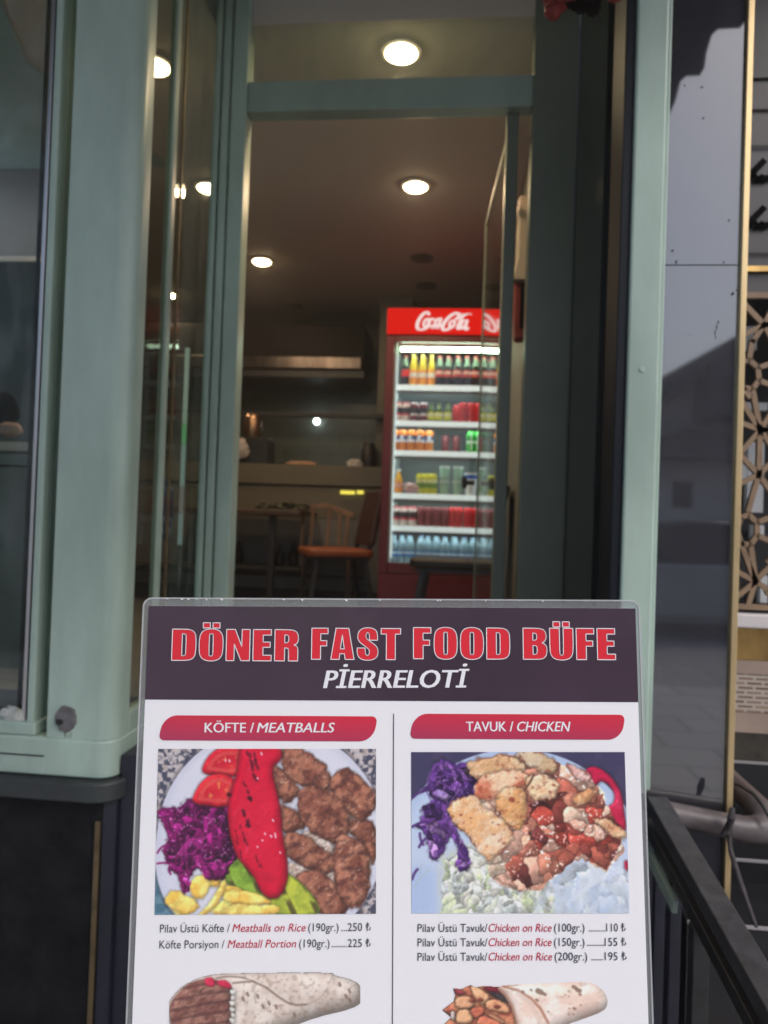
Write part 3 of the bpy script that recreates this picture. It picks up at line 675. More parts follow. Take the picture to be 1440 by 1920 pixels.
# script lettering on the header, drawn as pen strokes
def strokes(list_, x0, x1, y0, y1, s0, s1, t0, t1, Y, wid):
    mb = MB()
    for st_, w_ in list_:
        P = [Vector((s0+(p[0]-x0)/(x1-x0)*(s1-s0), t1-(p[1]-y0)/(y1-y0)*(t1-t0))) for p in st_]
        Q = []
        for i in range(len(P)-1):                     # Catmull-Rom smoothing
            a, b, c, d_ = P[max(i-1, 0)], P[i], P[i+1], P[min(i+2, len(P)-1)]
            for k in range(6):
                t = k/6; Q.append(.5*((2*b)+(c-a)*t+(2*a-5*b+4*c-d_)*t*t+(3*b-a-3*c+d_)*t**3))
        Q.append(P[-1])
        for i in range(len(Q)):
            dd = Q[min(i+1, len(Q)-1)]-Q[max(i-1, 0)]
            if dd.length < 1e-9: continue
            # a pen held at an angle: thick on downstrokes
            th = wid*w_*(.55+.65*abs(dd.normalized().y))
            mb.add([(Q[i].x+th*math.cos(R(a)), Y-.0004*len(mb.f) % .002, Q[i].y+th*math.sin(R(a))) for a in range(0, 360, 45)], [tuple(range(8))])
            if i:
                n_ = Vector((-dd.y, dd.x)).normalized()*th
                mb.add([(*(Q[i-1]+n_), 0), (*(Q[i-1]-n_), 0), (*(Q[i]-n_), 0), (*(Q[i]+n_), 0)], [(0, 1, 2, 3)])
                for k in range(4):
                    v = mb.v[-4+k]; mb.v[-4+k] = (v[0], Y-.001, v[1])
    return mb
logo = [([(607, 158), (590, 142), (560, 152), (520, 200), (497, 255), (500, 300), (530, 316), (570, 306), (605, 285)], 1.15),
        ([(610, 205), (580, 215), (560, 250), (565, 282), (590, 280), (608, 245), (603, 212), (590, 206)], .9),
        ([(662, 215), (640, 205), (617, 240), (615, 272), (635, 285), (655, 272)], .9),
        ([(722, 212), (700, 206), (675, 240), (672, 275), (690, 282), (712, 250), (730, 205), (718, 262), (728, 283), (745, 272)], .9),
        ([(640, 303), (690, 296), (712, 303)], .6),
        ([(880, 208), (908, 185), (905, 158), (875, 148), (820, 180), (768, 240), (750, 290), (765, 318), (800, 310), (835, 288)], 1.2),
        ([(860, 150), (900, 148), (950, 160), (1000, 152), (1030, 158)], .55),
        ([(848, 222), (822, 245), (822, 285), (845, 290), (868, 250), (860, 224), (845, 222)], .9),
        ([(985, 165), (958, 168), (925, 220), (900, 285), (905, 305), (922, 298)], .95),
        ([(980, 222), (955, 222), (935, 258), (935, 295), (955, 298), (978, 262), (992, 222), (978, 285), (985, 312), (1004, 296)], .9)]
sa, sb_ = at(690+485/5.333, 600, FY), at(690+1030/5.333, 600, FY)
za_, zb_ = fz(560+320/5.333), fz(560+138/5.333)
put('header_lettering', strokes(logo, 485, 1030, 138, 320, float(sa[0]), float(sb_[0]), za_, zb_, FY-.0075, .0080), M['logo_white'], hdr)

# ------------------------------------------------------------------ drinks: one of each kind, then copies
def rgb(*c): return lin(c)
LIQ = {}
def lm(name, c, rough=.18, **k):
    if name not in LIQ: LIQ[name] = mat(name, rgb(*c), rough, **k)
    return LIQ[name]
def make_bottle(kind):
    name, label_cols, liquid, cap, lab2 = {
        'cola': ('cola_bottle', (205, 60, 55), (38, 22, 20), (200, 90, 90), (225, 190, 185)),
        'orange': ('orange_soda_bottle', (240, 150, 70), (232, 190, 20), (232, 190, 120), (240, 225, 225)),
        'red': ('red_label_bottle', (235, 30, 22), (40, 22, 22), (150, 60, 60), (225, 40, 30)),
        'water': ('water_bottle', (36, 120, 195), (128, 156, 170), (52, 62, 165), (200, 222, 236)),
        'lemon': ('green_glass_bottle', (205, 205, 60), (52, 84, 34), (90, 110, 50), (225, 225, 190)),
        'smallor': ('orange_juice_bottle', (240, 150, 60), (235, 170, 30), (215, 215, 215), (240, 170, 150))}[kind]
    h = {'cola': .190, 'orange': .198, 'red': .188, 'water': .185, 'lemon': .120, 'smallor': .150}[kind]
    r = {'water': .031, 'lemon': .024}.get(kind, .0265)
    mb = MB()
    if kind == 'water':
        pr = [(r*.9, 0), (r, .01), (r, .055), (r*.92, .065), (r, .075), (r, .11), (r*.8, .135), (r*.42, .158), (r*.40, h-.012)]
    else:
        pr = [(r*.9, 0), (r, .008), (r, h*.30), (r*.93, h*.42), (r, h*.52), (r*.78, h*.66), (r*.5, h*.80), (r*.42, h-.012)]
    mb.lathe(pr, 14)
    body = put(name, mb, lm(name+'_liquid', liquid, .12, coat=.3, emit=None), origin=(0, 0, 0), smooth=True)
    k0, k1 = (.30, .52) if kind in ('cola', 'red') else ((.06, .50) if kind in ('orange', 'smallor') else ((.10, .52) if kind == 'lemon' else (.22, .42)))
    rr_ = r*1.02
    put('label', MB().lathe([(rr_, h*k0, 0), (rr_, h*(k0+(k1-k0)*.45), 1), (rr_, h*(k0+(k1-k0)*.62), 1), (rr_, h*(k0+(k1-k0)*.8), 0), (rr_*.99, h*k1, 0)], 14),
        [lm(name+'_label', label_cols, .4), lm(name+'_label_band', lab2, .4)], body, smooth=True)
    if kind in ('cola', 'red', 'lemon'):               # the empty clear neck above the drink
        put('neck', MB().lathe([(r*.785, h*.663), (r*.515, h*.80), (r*.43, h-.013)], 14), lm(name+'_neck', (130, 150, 130) if kind != 'lemon' else (96, 120, 70), .1, coat=.4), body, smooth=True)
    put('cap', MB().lathe([(r*.52, h-.012), (r*.54, h-.006), (r*.52, h)], 14), lm(name+'_cap', cap, .4), body, smooth=True)
    return body
def make_can(kind):
    name, base, band, band2 = {
        'pink': ('white_and_red_can', (225, 205, 200), (200, 60, 70), (60, 40, 45)),
        'dark': ('dark_cherry_can', (120, 40, 55), (225, 215, 215), (50, 35, 40)),
        'redc': ('red_cola_can', (195, 28, 35), (215, 70, 70), (225, 170, 170)),
        'tan': ('tan_and_yellow_can', (195, 160, 110), (225, 205, 60), (215, 215, 190)),
        'or': ('orange_soda_can', (228, 132, 40), (235, 235, 245), (60, 80, 140)),
        'gr': ('green_soda_can', (60, 180, 70), (220, 240, 220), (30, 150, 60)),
        'yl': ('yellow_green_can', (205, 200, 40), (110, 150, 50), (225, 225, 160)),
        'brn': ('dark_red_can', (130, 55, 60), (110, 70, 60), (95, 40, 50))}[kind]
    h = {'or': .128, 'gr': .128, 'yl': .125, 'redc': .122}.get(kind, .118); r = .0265
    zz = [0, .005, h*.30, h*.42, h*.55, h*.72, h-.010, h]
    rs = [r*.85, r, r, r, r, r, r, r*.80]; ms = [0, 0, 0, 1, 2, 0, 0, 0]
    if kind in ('pink', 'dark'): ms = [0, 0, 1, 2, 2, 0, 1, 0]
    if kind == 'redc' or kind == 'brn': ms = [0]*8
    if kind == 'yl': ms = [0, 0, 1, 1, 2, 0, 0, 0]
    body = put(name, MB().lathe([(a, b, c) for a, b, c in zip(rs, zz, ms)], 16), [lm(name+'_paint', base, .3, metal=.15), lm(name+'_band', band, .3), lm(name+'_mark', band2, .3)], origin=(0, 0, 0), smooth=True)
    put('lid', MB().lathe([(r*.78, h), (r*.80, h+.003), (r*.70, h+.002)], 16), M['alu'], body, smooth=True)
    if kind in ('or', 'gr', 'redc'):                  # an upright mark; on red cola cans a painted highlight of the shelf light
        a0, a1 = {'or': (240, 285), 'gr': (255, 275), 'redc': (258, 272)}[kind]; h0, h1 = (.50, .76) if kind == 'or' else (.12, .9)
        q = [(r*1.015*math.cos(R(a)), r*1.015*math.sin(R(a))) for a in range(a0, a1+1, 5)]
        f = MB()
        for u, v in zip(q[:-1], q[1:]):
            f.add([(u[0], u[1], h*h0), (v[0], v[1], h*h0), (v[0], v[1], h*h1), (u[0], u[1], h*h1)], [(0, 1, 2, 3)])
        put('mark_or_highlight', f, LIQ[name+'_band'], body)
    return body
def make_cup(kind):
    if kind == 'cupstack':
        name = 'yogurt_drink_cup'; mb = MB().lathe([(.024, 0, 0), (.031, .075, 1), (.034, .078, 1), (.034, .085, 1), (.030, .086, 0)], 16)
        body = put(name, mb, [lm('cup_green', (150, 185, 160), .5), lm('cup_white', (205, 215, 210), .5)], origin=(0, 0, 0), smooth=True)
        put('foil_lid', MB().lathe([(.033, .0862), (.033, .088)], 16), M['alu'], body)
        return body
    body = put('white_tub', MB().lathe([(.030, 0, 0), (.040, .10, 1), (.042, .125, 0), (.044, .127, 0), (.044, .135, 0)], 18), [lm('tub_white', (225, 230, 235), .5), lm('tub_blue', (60, 110, 205), .5)], origin=(0, 0, 0), smooth=True)
    put('tub_lid', MB().lathe([(.043, .1352), (.043, .138)], 18), LIQ['tub_white'], body)
    return body
ORD = ['first', 'second', 'third', 'fourth', 'fifth', 'sixth', 'seventh', 'eighth', 'ninth', 'tenth', 'eleventh', 'twelfth']
proto = {}
def drink(kind, X, Y, z, label, cat, group):
    if kind not in proto:
        proto[kind] = make_bottle(kind) if kind in ('cola', 'orange', 'red', 'water', 'lemon', 'smallor') else (make_cup(kind) if kind in ('cupstack', 'tub') else make_can(kind)); o = proto[kind]
    else: o = copy_tree(proto[kind])
    o.location = (X, Y, z); o.rotation_euler = (0, 0, random.Random(int(X*1000)+int(z*500)).uniform(-.35, .35))
    return tag(o, label, cat, group)
rows = [  # kind, pixel columns, shelf, name, place
    ('red', [749], 0, 'dark bottle with a red label, leftmost on the top fridge shelf', 'bottle'),
    ('orange', [764, 781, 798], 0, '{} yellow and orange soda bottle from the left on the top fridge shelf', 'bottle'),
    ('cola', [813, 829, 847, 864, 880, 898, 915], 0, '{} dark cola bottle from the left on the top fridge shelf', 'bottle'),
    ('pink', [740, 755], 1, '{} white and red can from the left on the second fridge shelf', 'can'),
    ('dark', [771, 788], 1, '{} dark cherry can from the left on the second fridge shelf', 'can'),
    ('lemon', [803, 817, 834], 1, '{} dark green bottle with yellow label from the left on the second fridge shelf', 'bottle'),
    ('redc', [861, 877, 891], 1, '{} red cola can from the left on the second fridge shelf', 'can'),
    ('tan', [905, 922], 1, '{} tan and yellow can from the left on the second fridge shelf', 'can'),
    ('or', [738, 753, 769, 785, 802], 2, '{} orange soda can from the left on the third fridge shelf', 'can'),
    ('gr', [880, 895, 911], 2, '{} green soda can from the left on the third fridge shelf', 'can'),
    ('smallor', [734, 750], 3, '{} small orange juice bottle from the left on the fourth fridge shelf', 'bottle'),
    ('yl', [791, 804, 815], 3, '{} yellow green can from the left on the fourth fridge shelf', 'can'),
    ('tub', [886, 910], 3, '{} white tub with blue band from the left on the fourth fridge shelf', 'tub'),
    ('pink', [733, 749, 765, 781], 4, '{} white and red can from the left on the fifth fridge shelf', 'can'),
    ('brn', [797, 812, 827, 841], 4, '{} dark red can from the left on the fifth fridge shelf', 'can'),
    ('redc', [856, 867, 884, 900], 4, '{} bright red can from the left on the fifth fridge shelf', 'can'),
    ('water', [733, 749, 765, 780, 801, 813, 830, 846, 865, 882, 898], 5, '{} clear water bottle from the left at the bottom of the fridge', 'bottle')]
shz.append(zi0-.012)
rj = random.Random(5)
for kind, cols, sh, lab, cat in rows:
    for i, px in enumerate(cols):
        Y = SY+.045+rj.uniform(0, .012)
        X = float(at(px, 860, Y)[0]) - (float(at(830, 860, Y)[0])-float(at(830+(.035*(860-[700, 770, 820, 900, 965, 1030][sh])), 860, Y)[0]))
        l = lab.format(ORD[i]) if '{}' in lab else lab
        drink(kind, X, Y, shz[sh]+.0008, l, cat, {'bottle': 'bottles in the drinks fridge', 'can': 'cans in the drinks fridge', 'tub': 'tubs in the drinks fridge'}[cat])
# second ranks, standing behind and partly seen
back = {'cola': ([821, 838, 856, 872, 889, 907], 0, 'cola bottle'), 'orange': ([773, 790], 0, 'orange soda bottle'), 'pink': ([748], 1, 'white and red can'), 'dark': ([780], 1, 'dark cherry can'),
        'redc': ([853, 869, 884, 899], 1, 'red cola can'), 'or': ([746, 761, 777, 793], 2, 'orange soda can'), 'gr': ([888, 903], 2, 'green soda can'),
        'water': ([773, 822, 855], 5, 'clear water bottle')}
for kind, (cols, sh, nm) in back.items():
    for i, px in enumerate(cols):
        Y = SY+(.20 if kind == 'water' else .125)+rj.uniform(0, .015); yy = [700, 770, 820, 900, 965, 1030][sh]
        X = float(at(px+.035*(860-yy), yy, Y)[0])
        cat = 'bottle' if 'bottle' in nm else 'can'
        drink(kind, X, Y, shz[sh]+.0008, '%s %s from left, back rank of the %s' % (ORD[i], nm, ['top fridge shelf', 'second fridge shelf', 'third fridge shelf', '', '', 'fridge bottom'][sh]), cat, {'bottle': 'bottles in the drinks fridge', 'can': 'cans in the drinks fridge'}[cat])
for i, px in enumerate((833, 858)):
    X = float(at(px, 895, SY+.06)[0])
    drink('cupstack', X, SY+.06, shz[3]+.0008, 'lower green and white yogurt cup of the %s pile on the fourth fridge shelf' % ('left', 'right')[i], 'cup', 'yogurt cups in the drinks fridge')
    o = drink('cupstack', X+.002, SY+.06, shz[3]+.0008+.0895, 'upper green and white yogurt cup of the %s pile on the fourth fridge shelf' % ('left', 'right')[i], 'cup', 'yogurt cups in the drinks fridge')
for i, px in enumerate((835, 855)):
    X = float(at(px, 830, SY+.2)[0]); o = drink('brn', X, SY+.2, shz[2]+.0008, 'dark can at the back of the third fridge shelf, %s of two' % ('left', 'right')[i], 'can', 'cans in the drinks fridge')
c = at(770, 912, SY+.03)
bgm = mat('pink_white_plastic_bag', (.72, .62, .66), .35, col2=(.55, .2, .2), vscale=30)
tag(put('plastic_bag', MB().ellipsoid((float(c[0]), SY+.04, shz[3]+.034), .045, .03, .034, seed=9, amp=.3), bgm, smooth=True), 'crumpled pink and white plastic bag on the fourth fridge shelf', 'bag')

# ------------------------------------------------------------------ chairs and tables
def make_chair(seat_m, back_m, label, X, Y, rz=0.):
    t = thing('chair', label, 'chair', (0, 0, 0), 'cafe chairs inside the shop')
    put('seat', MB().prism(rr(-.225, -.21, .205, .21, .06), .425, .475), seat_m, t, bevel=.015, smooth=True)
    bk = MB()
    n = 6; vs = []
    for k in range(n+1):                                  # back shell, leaning outwards
        s = k/n; x = .185+.06*s+.012*s*s; z = .50+.36*s; wy = .20-.02*s
        for y in (-wy, wy): vs += [(x-.022, y, z), (x+.022, y, z)]
    fs = []
    for k in range(n):
        a = 4*k; b = 4*(k+1)
        fs += [(a, b, b+2, a+2), (a+1, a+3, b+3, b+1), (a, a+1, b+1, b), (a+2, b+2, b+3, a+3)]
    fs += [(0, 2, 3, 1), (4*n, 4*n+1, 4*n+3, 4*n+2)]
    put('backrest', MB().add(vs, fs), back_m, t, bevel=.014, smooth=True)
    for sx, sy in ((-1, -1), (-1, 1), (1, -1), (1, 1)):
        put('leg', MB().bar((sx*.15, sy*.15, .424), (sx*.215 if sx < 0 else .225, sy*.19, .0), .032, .032, up=(0, 1, 0)), M['black_metal'], t, bevel=.004)
    for sy in (-1, 1):
        put('back_post', MB().bar((.165, sy*.165, .424), (.245, sy*.165, .80), .03, .03, up=(0, 1, 0)), M['black_metal'], t, bevel=.004)
    put('seat_frame', MB().box(-.19, .18, -.18, .18, .405, .424), M['black_metal'], t)
    t.location = (X, Y, FLOOR); t.rotation_euler = (0, 0, rz); return t
p = at(630, 1040, 4.55)
make_chair(M['orange_leather'], M['brown_leather'], 'cafe chair with an orange brown seat, in front of the counter', float(p[0]), 4.55, .38)
p = at(852, 1055, 3.80)
make_chair(M['black_leather'], M['black_leather'], 'black cafe chair in front of the drinks fridge', float(p[0]), 3.80, -.05)

Yt = 4.75
pl_, pr_ = at(430, 960, Yt), at(566, 964, Yt)
TZ = float(at(500, 956, Yt)[2])
tb = thing('cafe_table', 'dark brown cafe table on a black pedestal, left of the orange chair', 'table', (float(pl_[0])-.15, Yt, FLOOR))
put('tabletop', MB().box(float(pl_[0])-.45, float(pr_[0]), Yt-.05, Yt+.55, TZ-.035, TZ), M['darkwood'], tb, bevel=.006)
xl = float(at(507, 1020, Yt)[0])
put('pedestal', MB().box(xl-.022, xl+.022, Yt+.02, Yt+.07, FLOOR+.02, TZ-.036), M['black_metal'], tb, bevel=.004)
put('foot', MB().box(xl-.25, xl+.25, Yt, Yt+.09, FLOOR, FLOOR+.02), M['black_metal'], tb, bevel=.004)
# heap of salad greens and a tray on the table
rnd = random.Random(2); g = MB()
for k in range(26):
    a = rnd.uniform(0, 6.28); q = at(rnd.uniform(480, 572), 950, Yt+.12)
    g.ellipsoid((float(q[0]), Yt+.12+rnd.uniform(-.05, .08), TZ+.018+rnd.uniform(0, .035)), rnd.uniform(.02, .045), rnd.uniform(.015, .03), rnd.uniform(.006, .014), 8, 5, seed=k, amp=.3)
tag(put('salad_greens', g, mat('dark_green_leaves', (.05, .055, .028), .6, var=.5, vscale=30), smooth=True, origin=(float(q[0]), Yt+.12, TZ)), 'dark heap of leafy greens on the brown table', 'greens')

# tan wooden slatted chair behind the orange one
Yc = 4.95
wc = thing('slatted_chair', 'tan wooden chair with an upright slatted back, seen over the orange seat', 'chair', (float(at(610, 1030, Yc)[0]), Yc, FLOOR))
M['tan'] = mat('tan_wood', (.25, .145, .08), .45, var=.3, vscale=9, stretch=(4, 4, .6))
def wx(px, Y=Yc): return float(at(px, 1000, Y)[0])
def wz(py, Y=Yc): return float(at(610, py, Y)[2])
r_ = MB(); pts = [(wx(562), wz(962)), (wx(585), wz(951)), (wx(612), wz(948)), (wx(640), wz(958)), (wx(662), wz(966))]
for a, b in zip(pts[:-1], pts[1:]): r_.bar((a[0], Yc, a[1]), (b[0], Yc, b[1]), .02, .035)
put('top_rail', r_, M['tan'], wc, bevel=.004)
for a, b, t0 in ((568, 566, 962), (586, 582, 955), (617, 614, 950), (636, 636, 958), (652, 648, 963)):
    put('slat', MB().bar((wx(a), Yc, wz(t0)), (wx(b), Yc, FLOOR+.46), .022, .014, up=(0, 1, 0)), M['tan'], wc, bevel=.003)
put('seat', MB().box(wx(565), wx(660), Yc+.012, Yc+.40, FLOOR+.42, FLOOR+.455), M['tan'], wc, bevel=.006)
for x in (wx(570), wx(655)):
    for y in (Yc+.03, Yc+.37):
        put('leg', MB().box(x-.015, x+.015, y-.015, y+.015, FLOOR, FLOOR+.419), M['darkwood'], wc)

# ------------------------------------------------------------------ counter, hood and what stands there
Yk = 5.35
def kx(px, Y=Yk): return float(at(px, 900, Y)[0])
def kz(py, Y=Yk, px=600): return float(at(px, py, Y)[2])
ct = thing('service_counter', 'beige service counter with a dark shadow line, behind the tables', 'counter', (-1.4, Yk, FLOOR))
put('counter_front', MB().box(-3.2, kx(722), Yk, Yk+.06, kz(972), kz(914)).box(-3.2, kx(722), Yk-.02, Yk+.5, kz(910), kz(873)), M['counter'], ct, bevel=.003)
put('shadow_gap', MB().box(-3.2, kx(722), Yk+.03, Yk+.06, kz(913.5), kz(910.5)), M['black_metal'], ct)
put('plinth', MB().box(-3.2, kx(722), Yk+.002, Yk+.058, FLOOR+.12, kz(973)), mat('grey_plinth_panel', (.16, .165, .17), .5, var=.15, vscale=2), ct)
put('toe_kick', MB().box(-3.2, kx(722), Yk+.03, Yk+.058, FLOOR, FLOOR+.119), M['black_metal'], ct)
ys = MB().box(kx(640), kx(667), Yk-.026, Yk-.021, kz(925), kz(919)).box(kx(671), kx(683), Yk-.026, Yk-.021, kz(924), kz(918))
put('yellow_light_strip', ys, emit_mat('yellow_lit_strip', (1, .85, .12), .65), ct)
put('tube', MB().box(-3.2, kx(690), Yk-.03, Yk-.001, kz(1083), kz(1077)), M['black_metal'], ct)
# items on the counter top
Ym = Yk+.15
mz = kz(874.5)
mc = thing('coffee_urn', 'steel urn at the left end of the counter beside the door stile', 'urn', (kx(470, Ym), Ym, mz))
put('body', MB().box(kx(440, Ym), kx(505, Ym), Ym-.1, Ym+.15, mz, float(at(470, 822, Ym)[2])), mat('dark_steel', (.05, .05, .05), .35, metal=.6, var=.3), mc, bevel=.01)
put('tank', MB().lathe([(.07, 0), (.075, .02), (.075, .15), (.06, .18), (.02, .20)], 18, (kx(470, Ym), Ym, float(at(470, 821, Ym)[2]))), mat('old_brass', (.35, .22, .14), .3, metal=.9, var=.3), mc, smooth=True)
tag(put('cloth', MB().ellipsoid((kx(452, Ym), Ym-.13, kz(848, Ym)), .085, .02, .075, seed=2, amp=.25), mat('white_cloth', (.50, .46, .45), .9, var=.4, vscale=25), smooth=True), 'crumpled white cloth hung on the front of the steel urn', 'cloth')
tag(put('black_jar', MB().lathe([(.055, 0), (.06, .02), (.06, .15), (.045, .17), (.045, .20)], 18, (kx(690, Ym), Ym, mz)), M['black_leather'], smooth=True), 'black jar on the counter close to the fridge', 'jar')
tag(put('napkin', MB().ellipsoid((kx(665, Ym-.1), Ym-.1, mz+.03), .06, .04, .032, seed=6, amp=.35), mat('white_napkin', (.55, .52, .5), .9), smooth=True), 'crumpled white napkin on the counter beside the black jar', 'napkin')
tag(put('bread', MB().ellipsoid((kx(565, Ym-.1), Ym-.1, mz+.018), .13, .05, .022, seed=7, amp=.15), mat('brown_crust', (.35, .20, .13), .7, var=.3, vscale=25), smooth=True), 'flat brown loaf lying on the middle of the counter', 'bread')
# back wall of the kitchen: tiles, shelf, hood, round lamp
Yb = 6.20
put('tiled_backsplash', MB().box(-4, -.63, Yb, Yb+.095, FLOOR, kz(705, Yb)), M['kitchen_tile'], shop)
sh = put('wall_shelf', MB().box(-4, -.40, Yk+.12, Yk+.19, kz(781, Yk+.12), kz(774, Yk+.12)), M['black_metal'])
tag(sh, 'long dark shelf rail hanging above the counter', 'shelf')
Yh = 5.60
hd_ = thing('kitchen_hood', 'dark kitchen extractor hood with a steel lip catching the lamp light', 'hood', (-1.6, Yh, kz(706, Yh)))
hx = float(at(683, 650, Yh)[0])
put('hood_body', MB().box(-3.2, hx, Yh+.03, Yh+.58, kz(668, Yh), kz(607, Yh)), M['hood'], hd_, bevel=.005)
put('lip', MB().box(-3.2, hx-.02, Yh+.001, Yh+.029, kz(691, Yh), kz(668, Yh)), M['steel'], hd_, bevel=.008)
put('underside', MB().box(-3.2, hx, Yh+.03, Yh+.58, kz(706, Yh), kz(691.5, Yh)), M['black_metal'], hd_)
wl = at(595, 791, Yb-.03)
rl = thing('wall_lamp', 'small round white lamp glowing on the dark kitchen wall', 'lamp', (float(wl[0]), Yb-.03, float(wl[2])))
put('bulb', MB().ellipsoid((float(wl[0]), Yb-.06, float(wl[2])), .028, .028, .028), emit_mat('white_bulb', (.85, 1, .95), 5), rl, smooth=True)
put('socket', MB().tube([(float(wl[0]), Yb-.035, float(wl[2])), (float(wl[0]), Yb-.001, float(wl[2]))], .016), M['black_metal'], rl)
# bottles stored under the counter
for i, (px, h_) in enumerate(((452, .17), (530, .16), (556, .18))):
    x = kx(px, Yk-.12)
    b = MB().lathe([(.034, 0), (.036, .01), (.036, h_*.6), (.016, h_*.8), (.016, h_)], 14, (x, Yk-.12, FLOOR+.30))
    tag(put('dark_bottle', b, M['black_leather'], smooth=True), ['dark bottle on the low shelf left of the table pedestal', 'dark bottle on the low shelf just right of the table pedestal', 'dark bottle on the low shelf beside the slatted chair'][i], 'bottle', 'dark bottles on the low shelf')
tag(put('low_shelf', MB().box(-2.4, kx(562, Yk-.12)+.05, Yk-.2, Yk-.003, FLOOR+.28, FLOOR+.299), M['counter']), 'low beige shelf in front of the counter, behind the table', 'shelf')

# things on the right wall, seen in the gap between door and jamb
Yg = 3.05
def gx(px, y): return float(at(px, y, Yg)[0])
def gz(y): return float(at(980, y, Yg)[2])
b = MB().prism([(gx(974, 365), gz(366)), (gx(998, 365), gz(366)), (gx(994, 480), gz(480)), (gx(990, 522), gz(524)), (gx(960, 522), gz(524)), (gx(971, 480), gz(480))], Yg, Yg+.12, 'y')
tag(put('wall_dispenser', b, M['cream'], bevel=.006), 'cream wall box with a flared foot, in the gap right of the open door', 'dispenser')
b = MB().prism([(gx(964, 526), gz(526)), (gx(996, 526), gz(526)), (gx(992, 600), gz(600)), (gx(984, 632), gz(633)), (gx(966, 632), gz(633))], Yg+.02, Yg+.10, 'y')
bg_ = put('shoulder_bag', b, M['darkred'], bevel=.01, smooth=True); tag(bg_, 'dark red and black bag hanging under the cream wall box', 'bag')
put('flap', MB().box(gx(976, 560), gx(990, 560), Yg+.004, Yg+.018, gz(615), gz(528)), M['black_cloth'], bg_, bevel=.006)

# kitchen seen through the front window of the bay at the far left
Yl = 3.5
def lx(px, Y=Yl, y=600): return float(at(px, y, Y)[0])
def lz(py, Y=Yl): return float(at(40, py, Y)[2])
put('kitchen_wall', MB().box(-4, lx(175), Yl, Yl+.08, FLOOR, CEIL-.003), mat('lilac_grey_wall', (.16, .138, .142), .7, var=.15, vscale=2), shop)
put('blue_band', MB().box(-4, lx(120), Yl-.02, Yl-.001, lz(208), lz(163)), mat('blue_grey_band', (.11, .17, .21), .5), shop)
dd = thing('dark_cabinet', 'dark green kitchen cabinet with a white top edge, behind the far left window', 'cabinet', (lx(40), Yl-.3, FLOOR))
put('cabinet_body', MB().box(-4, lx(150), Yl-.36, Yl-.021, lz(830, Yl-.36), lz(492, Yl-.36)), mat('dark_green_lacquer', (.022, .032, .027), .3, var=.3), dd)
put('top_edge', MB().box(-4, lx(150), Yl-.37, Yl-.022, lz(491.5, Yl-.36), lz(482, Yl-.36)), M['white_plastic'], dd, bevel=.003)
Yw = 2.75
cw = thing('prep_counter', 'pale prep counter behind the far left window', 'counter', (lx(20, Yw), Yw, FLOOR))
put('worktop', MB().box(-4, lx(135, Yw), Yw, Yw+.33, lz(846, Yw), lz(829, Yw)), mat('pale_worktop', (.33, .31, .26), .4), cw, bevel=.003)
put('front_panel', MB().box(-4, lx(128, Yw), Yw+.01, Yw+.30, lz(872, Yw), lz(850, Yw)).box(-4, lx(128, Yw), Yw+.012, Yw+.30, FLOOR, lz(876, Yw)), mat('grey_green_panel', (.10, .12, .105), .4, var=.3, vscale=2), cw)
q = at(6, 772, Yw+.12)
tag(put('black_bundle', MB().ellipsoid((float(q[0])-.02, Yw+.12, float(q[2])), .085, .08, .085, seed=1, amp=.12), M['black_cloth'], smooth=True), 'black rounded bundle on the prep counter at the left edge', 'bundle')
q = at(28, 802, Yw+.06)
tag(put('dough_piece', MB().ellipsoid((float(q[0])-.02, Yw+.06, float(q[2])-.008), .055, .03, .03, seed=5, amp=.15), mat('pinkish_dough', (.26, .17, .13), .6), smooth=True), 'pinkish piece of dough beside the black bundle', 'dough')

# kitchen ceiling part with teal light put into its colour, and the tube lamp
from_z = lambda x, y, z: CAM+ray(x, y)*((z-CAM[2])/ray(x, y)[2])
a, b = from_z(-30, -70, CEIL-.012), from_z(50, 118, CEIL-.012)
put('teal_light_ceiling_part', MB().prism([(-3.98, 1.96), (a[0], max(1.96, a[1])), (b[0], b[1]), (-1.5, 3.49), (-3.98, 3.49)], CEIL-.012, CEIL-.002), mat('teal_light_ceiling_panel', (.30, .40, .40), .7, var=.08), shop)
kt = thing('tube_lamp', 'cool white tube lamp on the kitchen ceiling, beyond the left edge', 'lamp', (-2.75, 3.1, CEIL-.012))
put('housing', MB().box(-3.3, -2.2, 3.07, 3.13, CEIL-.05, CEIL-.0125), M['white_plastic'], kt)
put('tube', MB().tube([(-3.28, 3.1, CEIL-.066), (-2.22, 3.1, CEIL-.066)], .014), emit_mat('cool_tube', (.75, .92, 1), 4), kt, smooth=True)
L = bpy.data.lights.new('tube_light', 'AREA'); L.shape = 'RECTANGLE'; L.size = 1.0; L.size_y = .05; L.energy = 2.2; L.color = (.82, .95, 1)
lo = bpy.data.objects.new('tube_light', L); COL.objects.link(lo); lo.location = (-2.75, 3.1, CEIL-.085)
# glowing strip added for the fridge reflection, and blue cloth behind the side glass
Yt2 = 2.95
ts = thing('fridge_reflection_strip', 'thin upright pale green glowing strip standing in for the fridge reflection in the side glass', 'lamp', tuple(at(338, 1045, Yt2)))
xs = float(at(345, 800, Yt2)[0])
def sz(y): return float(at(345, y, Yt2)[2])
put('reflection_strip_backing', MB().box(xs-.008, xs+.008, Yt2+.009, Yt2+.02, sz(1100), sz(652)), M['black_metal'], ts)
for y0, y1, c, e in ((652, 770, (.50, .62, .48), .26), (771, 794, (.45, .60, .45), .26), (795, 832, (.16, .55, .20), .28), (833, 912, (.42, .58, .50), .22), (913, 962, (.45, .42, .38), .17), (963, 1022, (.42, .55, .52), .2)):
    put('reflection_segment', MB().box(xs-.0085, xs+.0085, Yt2, Yt2+.0085, sz(y1), sz(y0)), emit_mat('fridge_reflection_glow', c, e), ts)
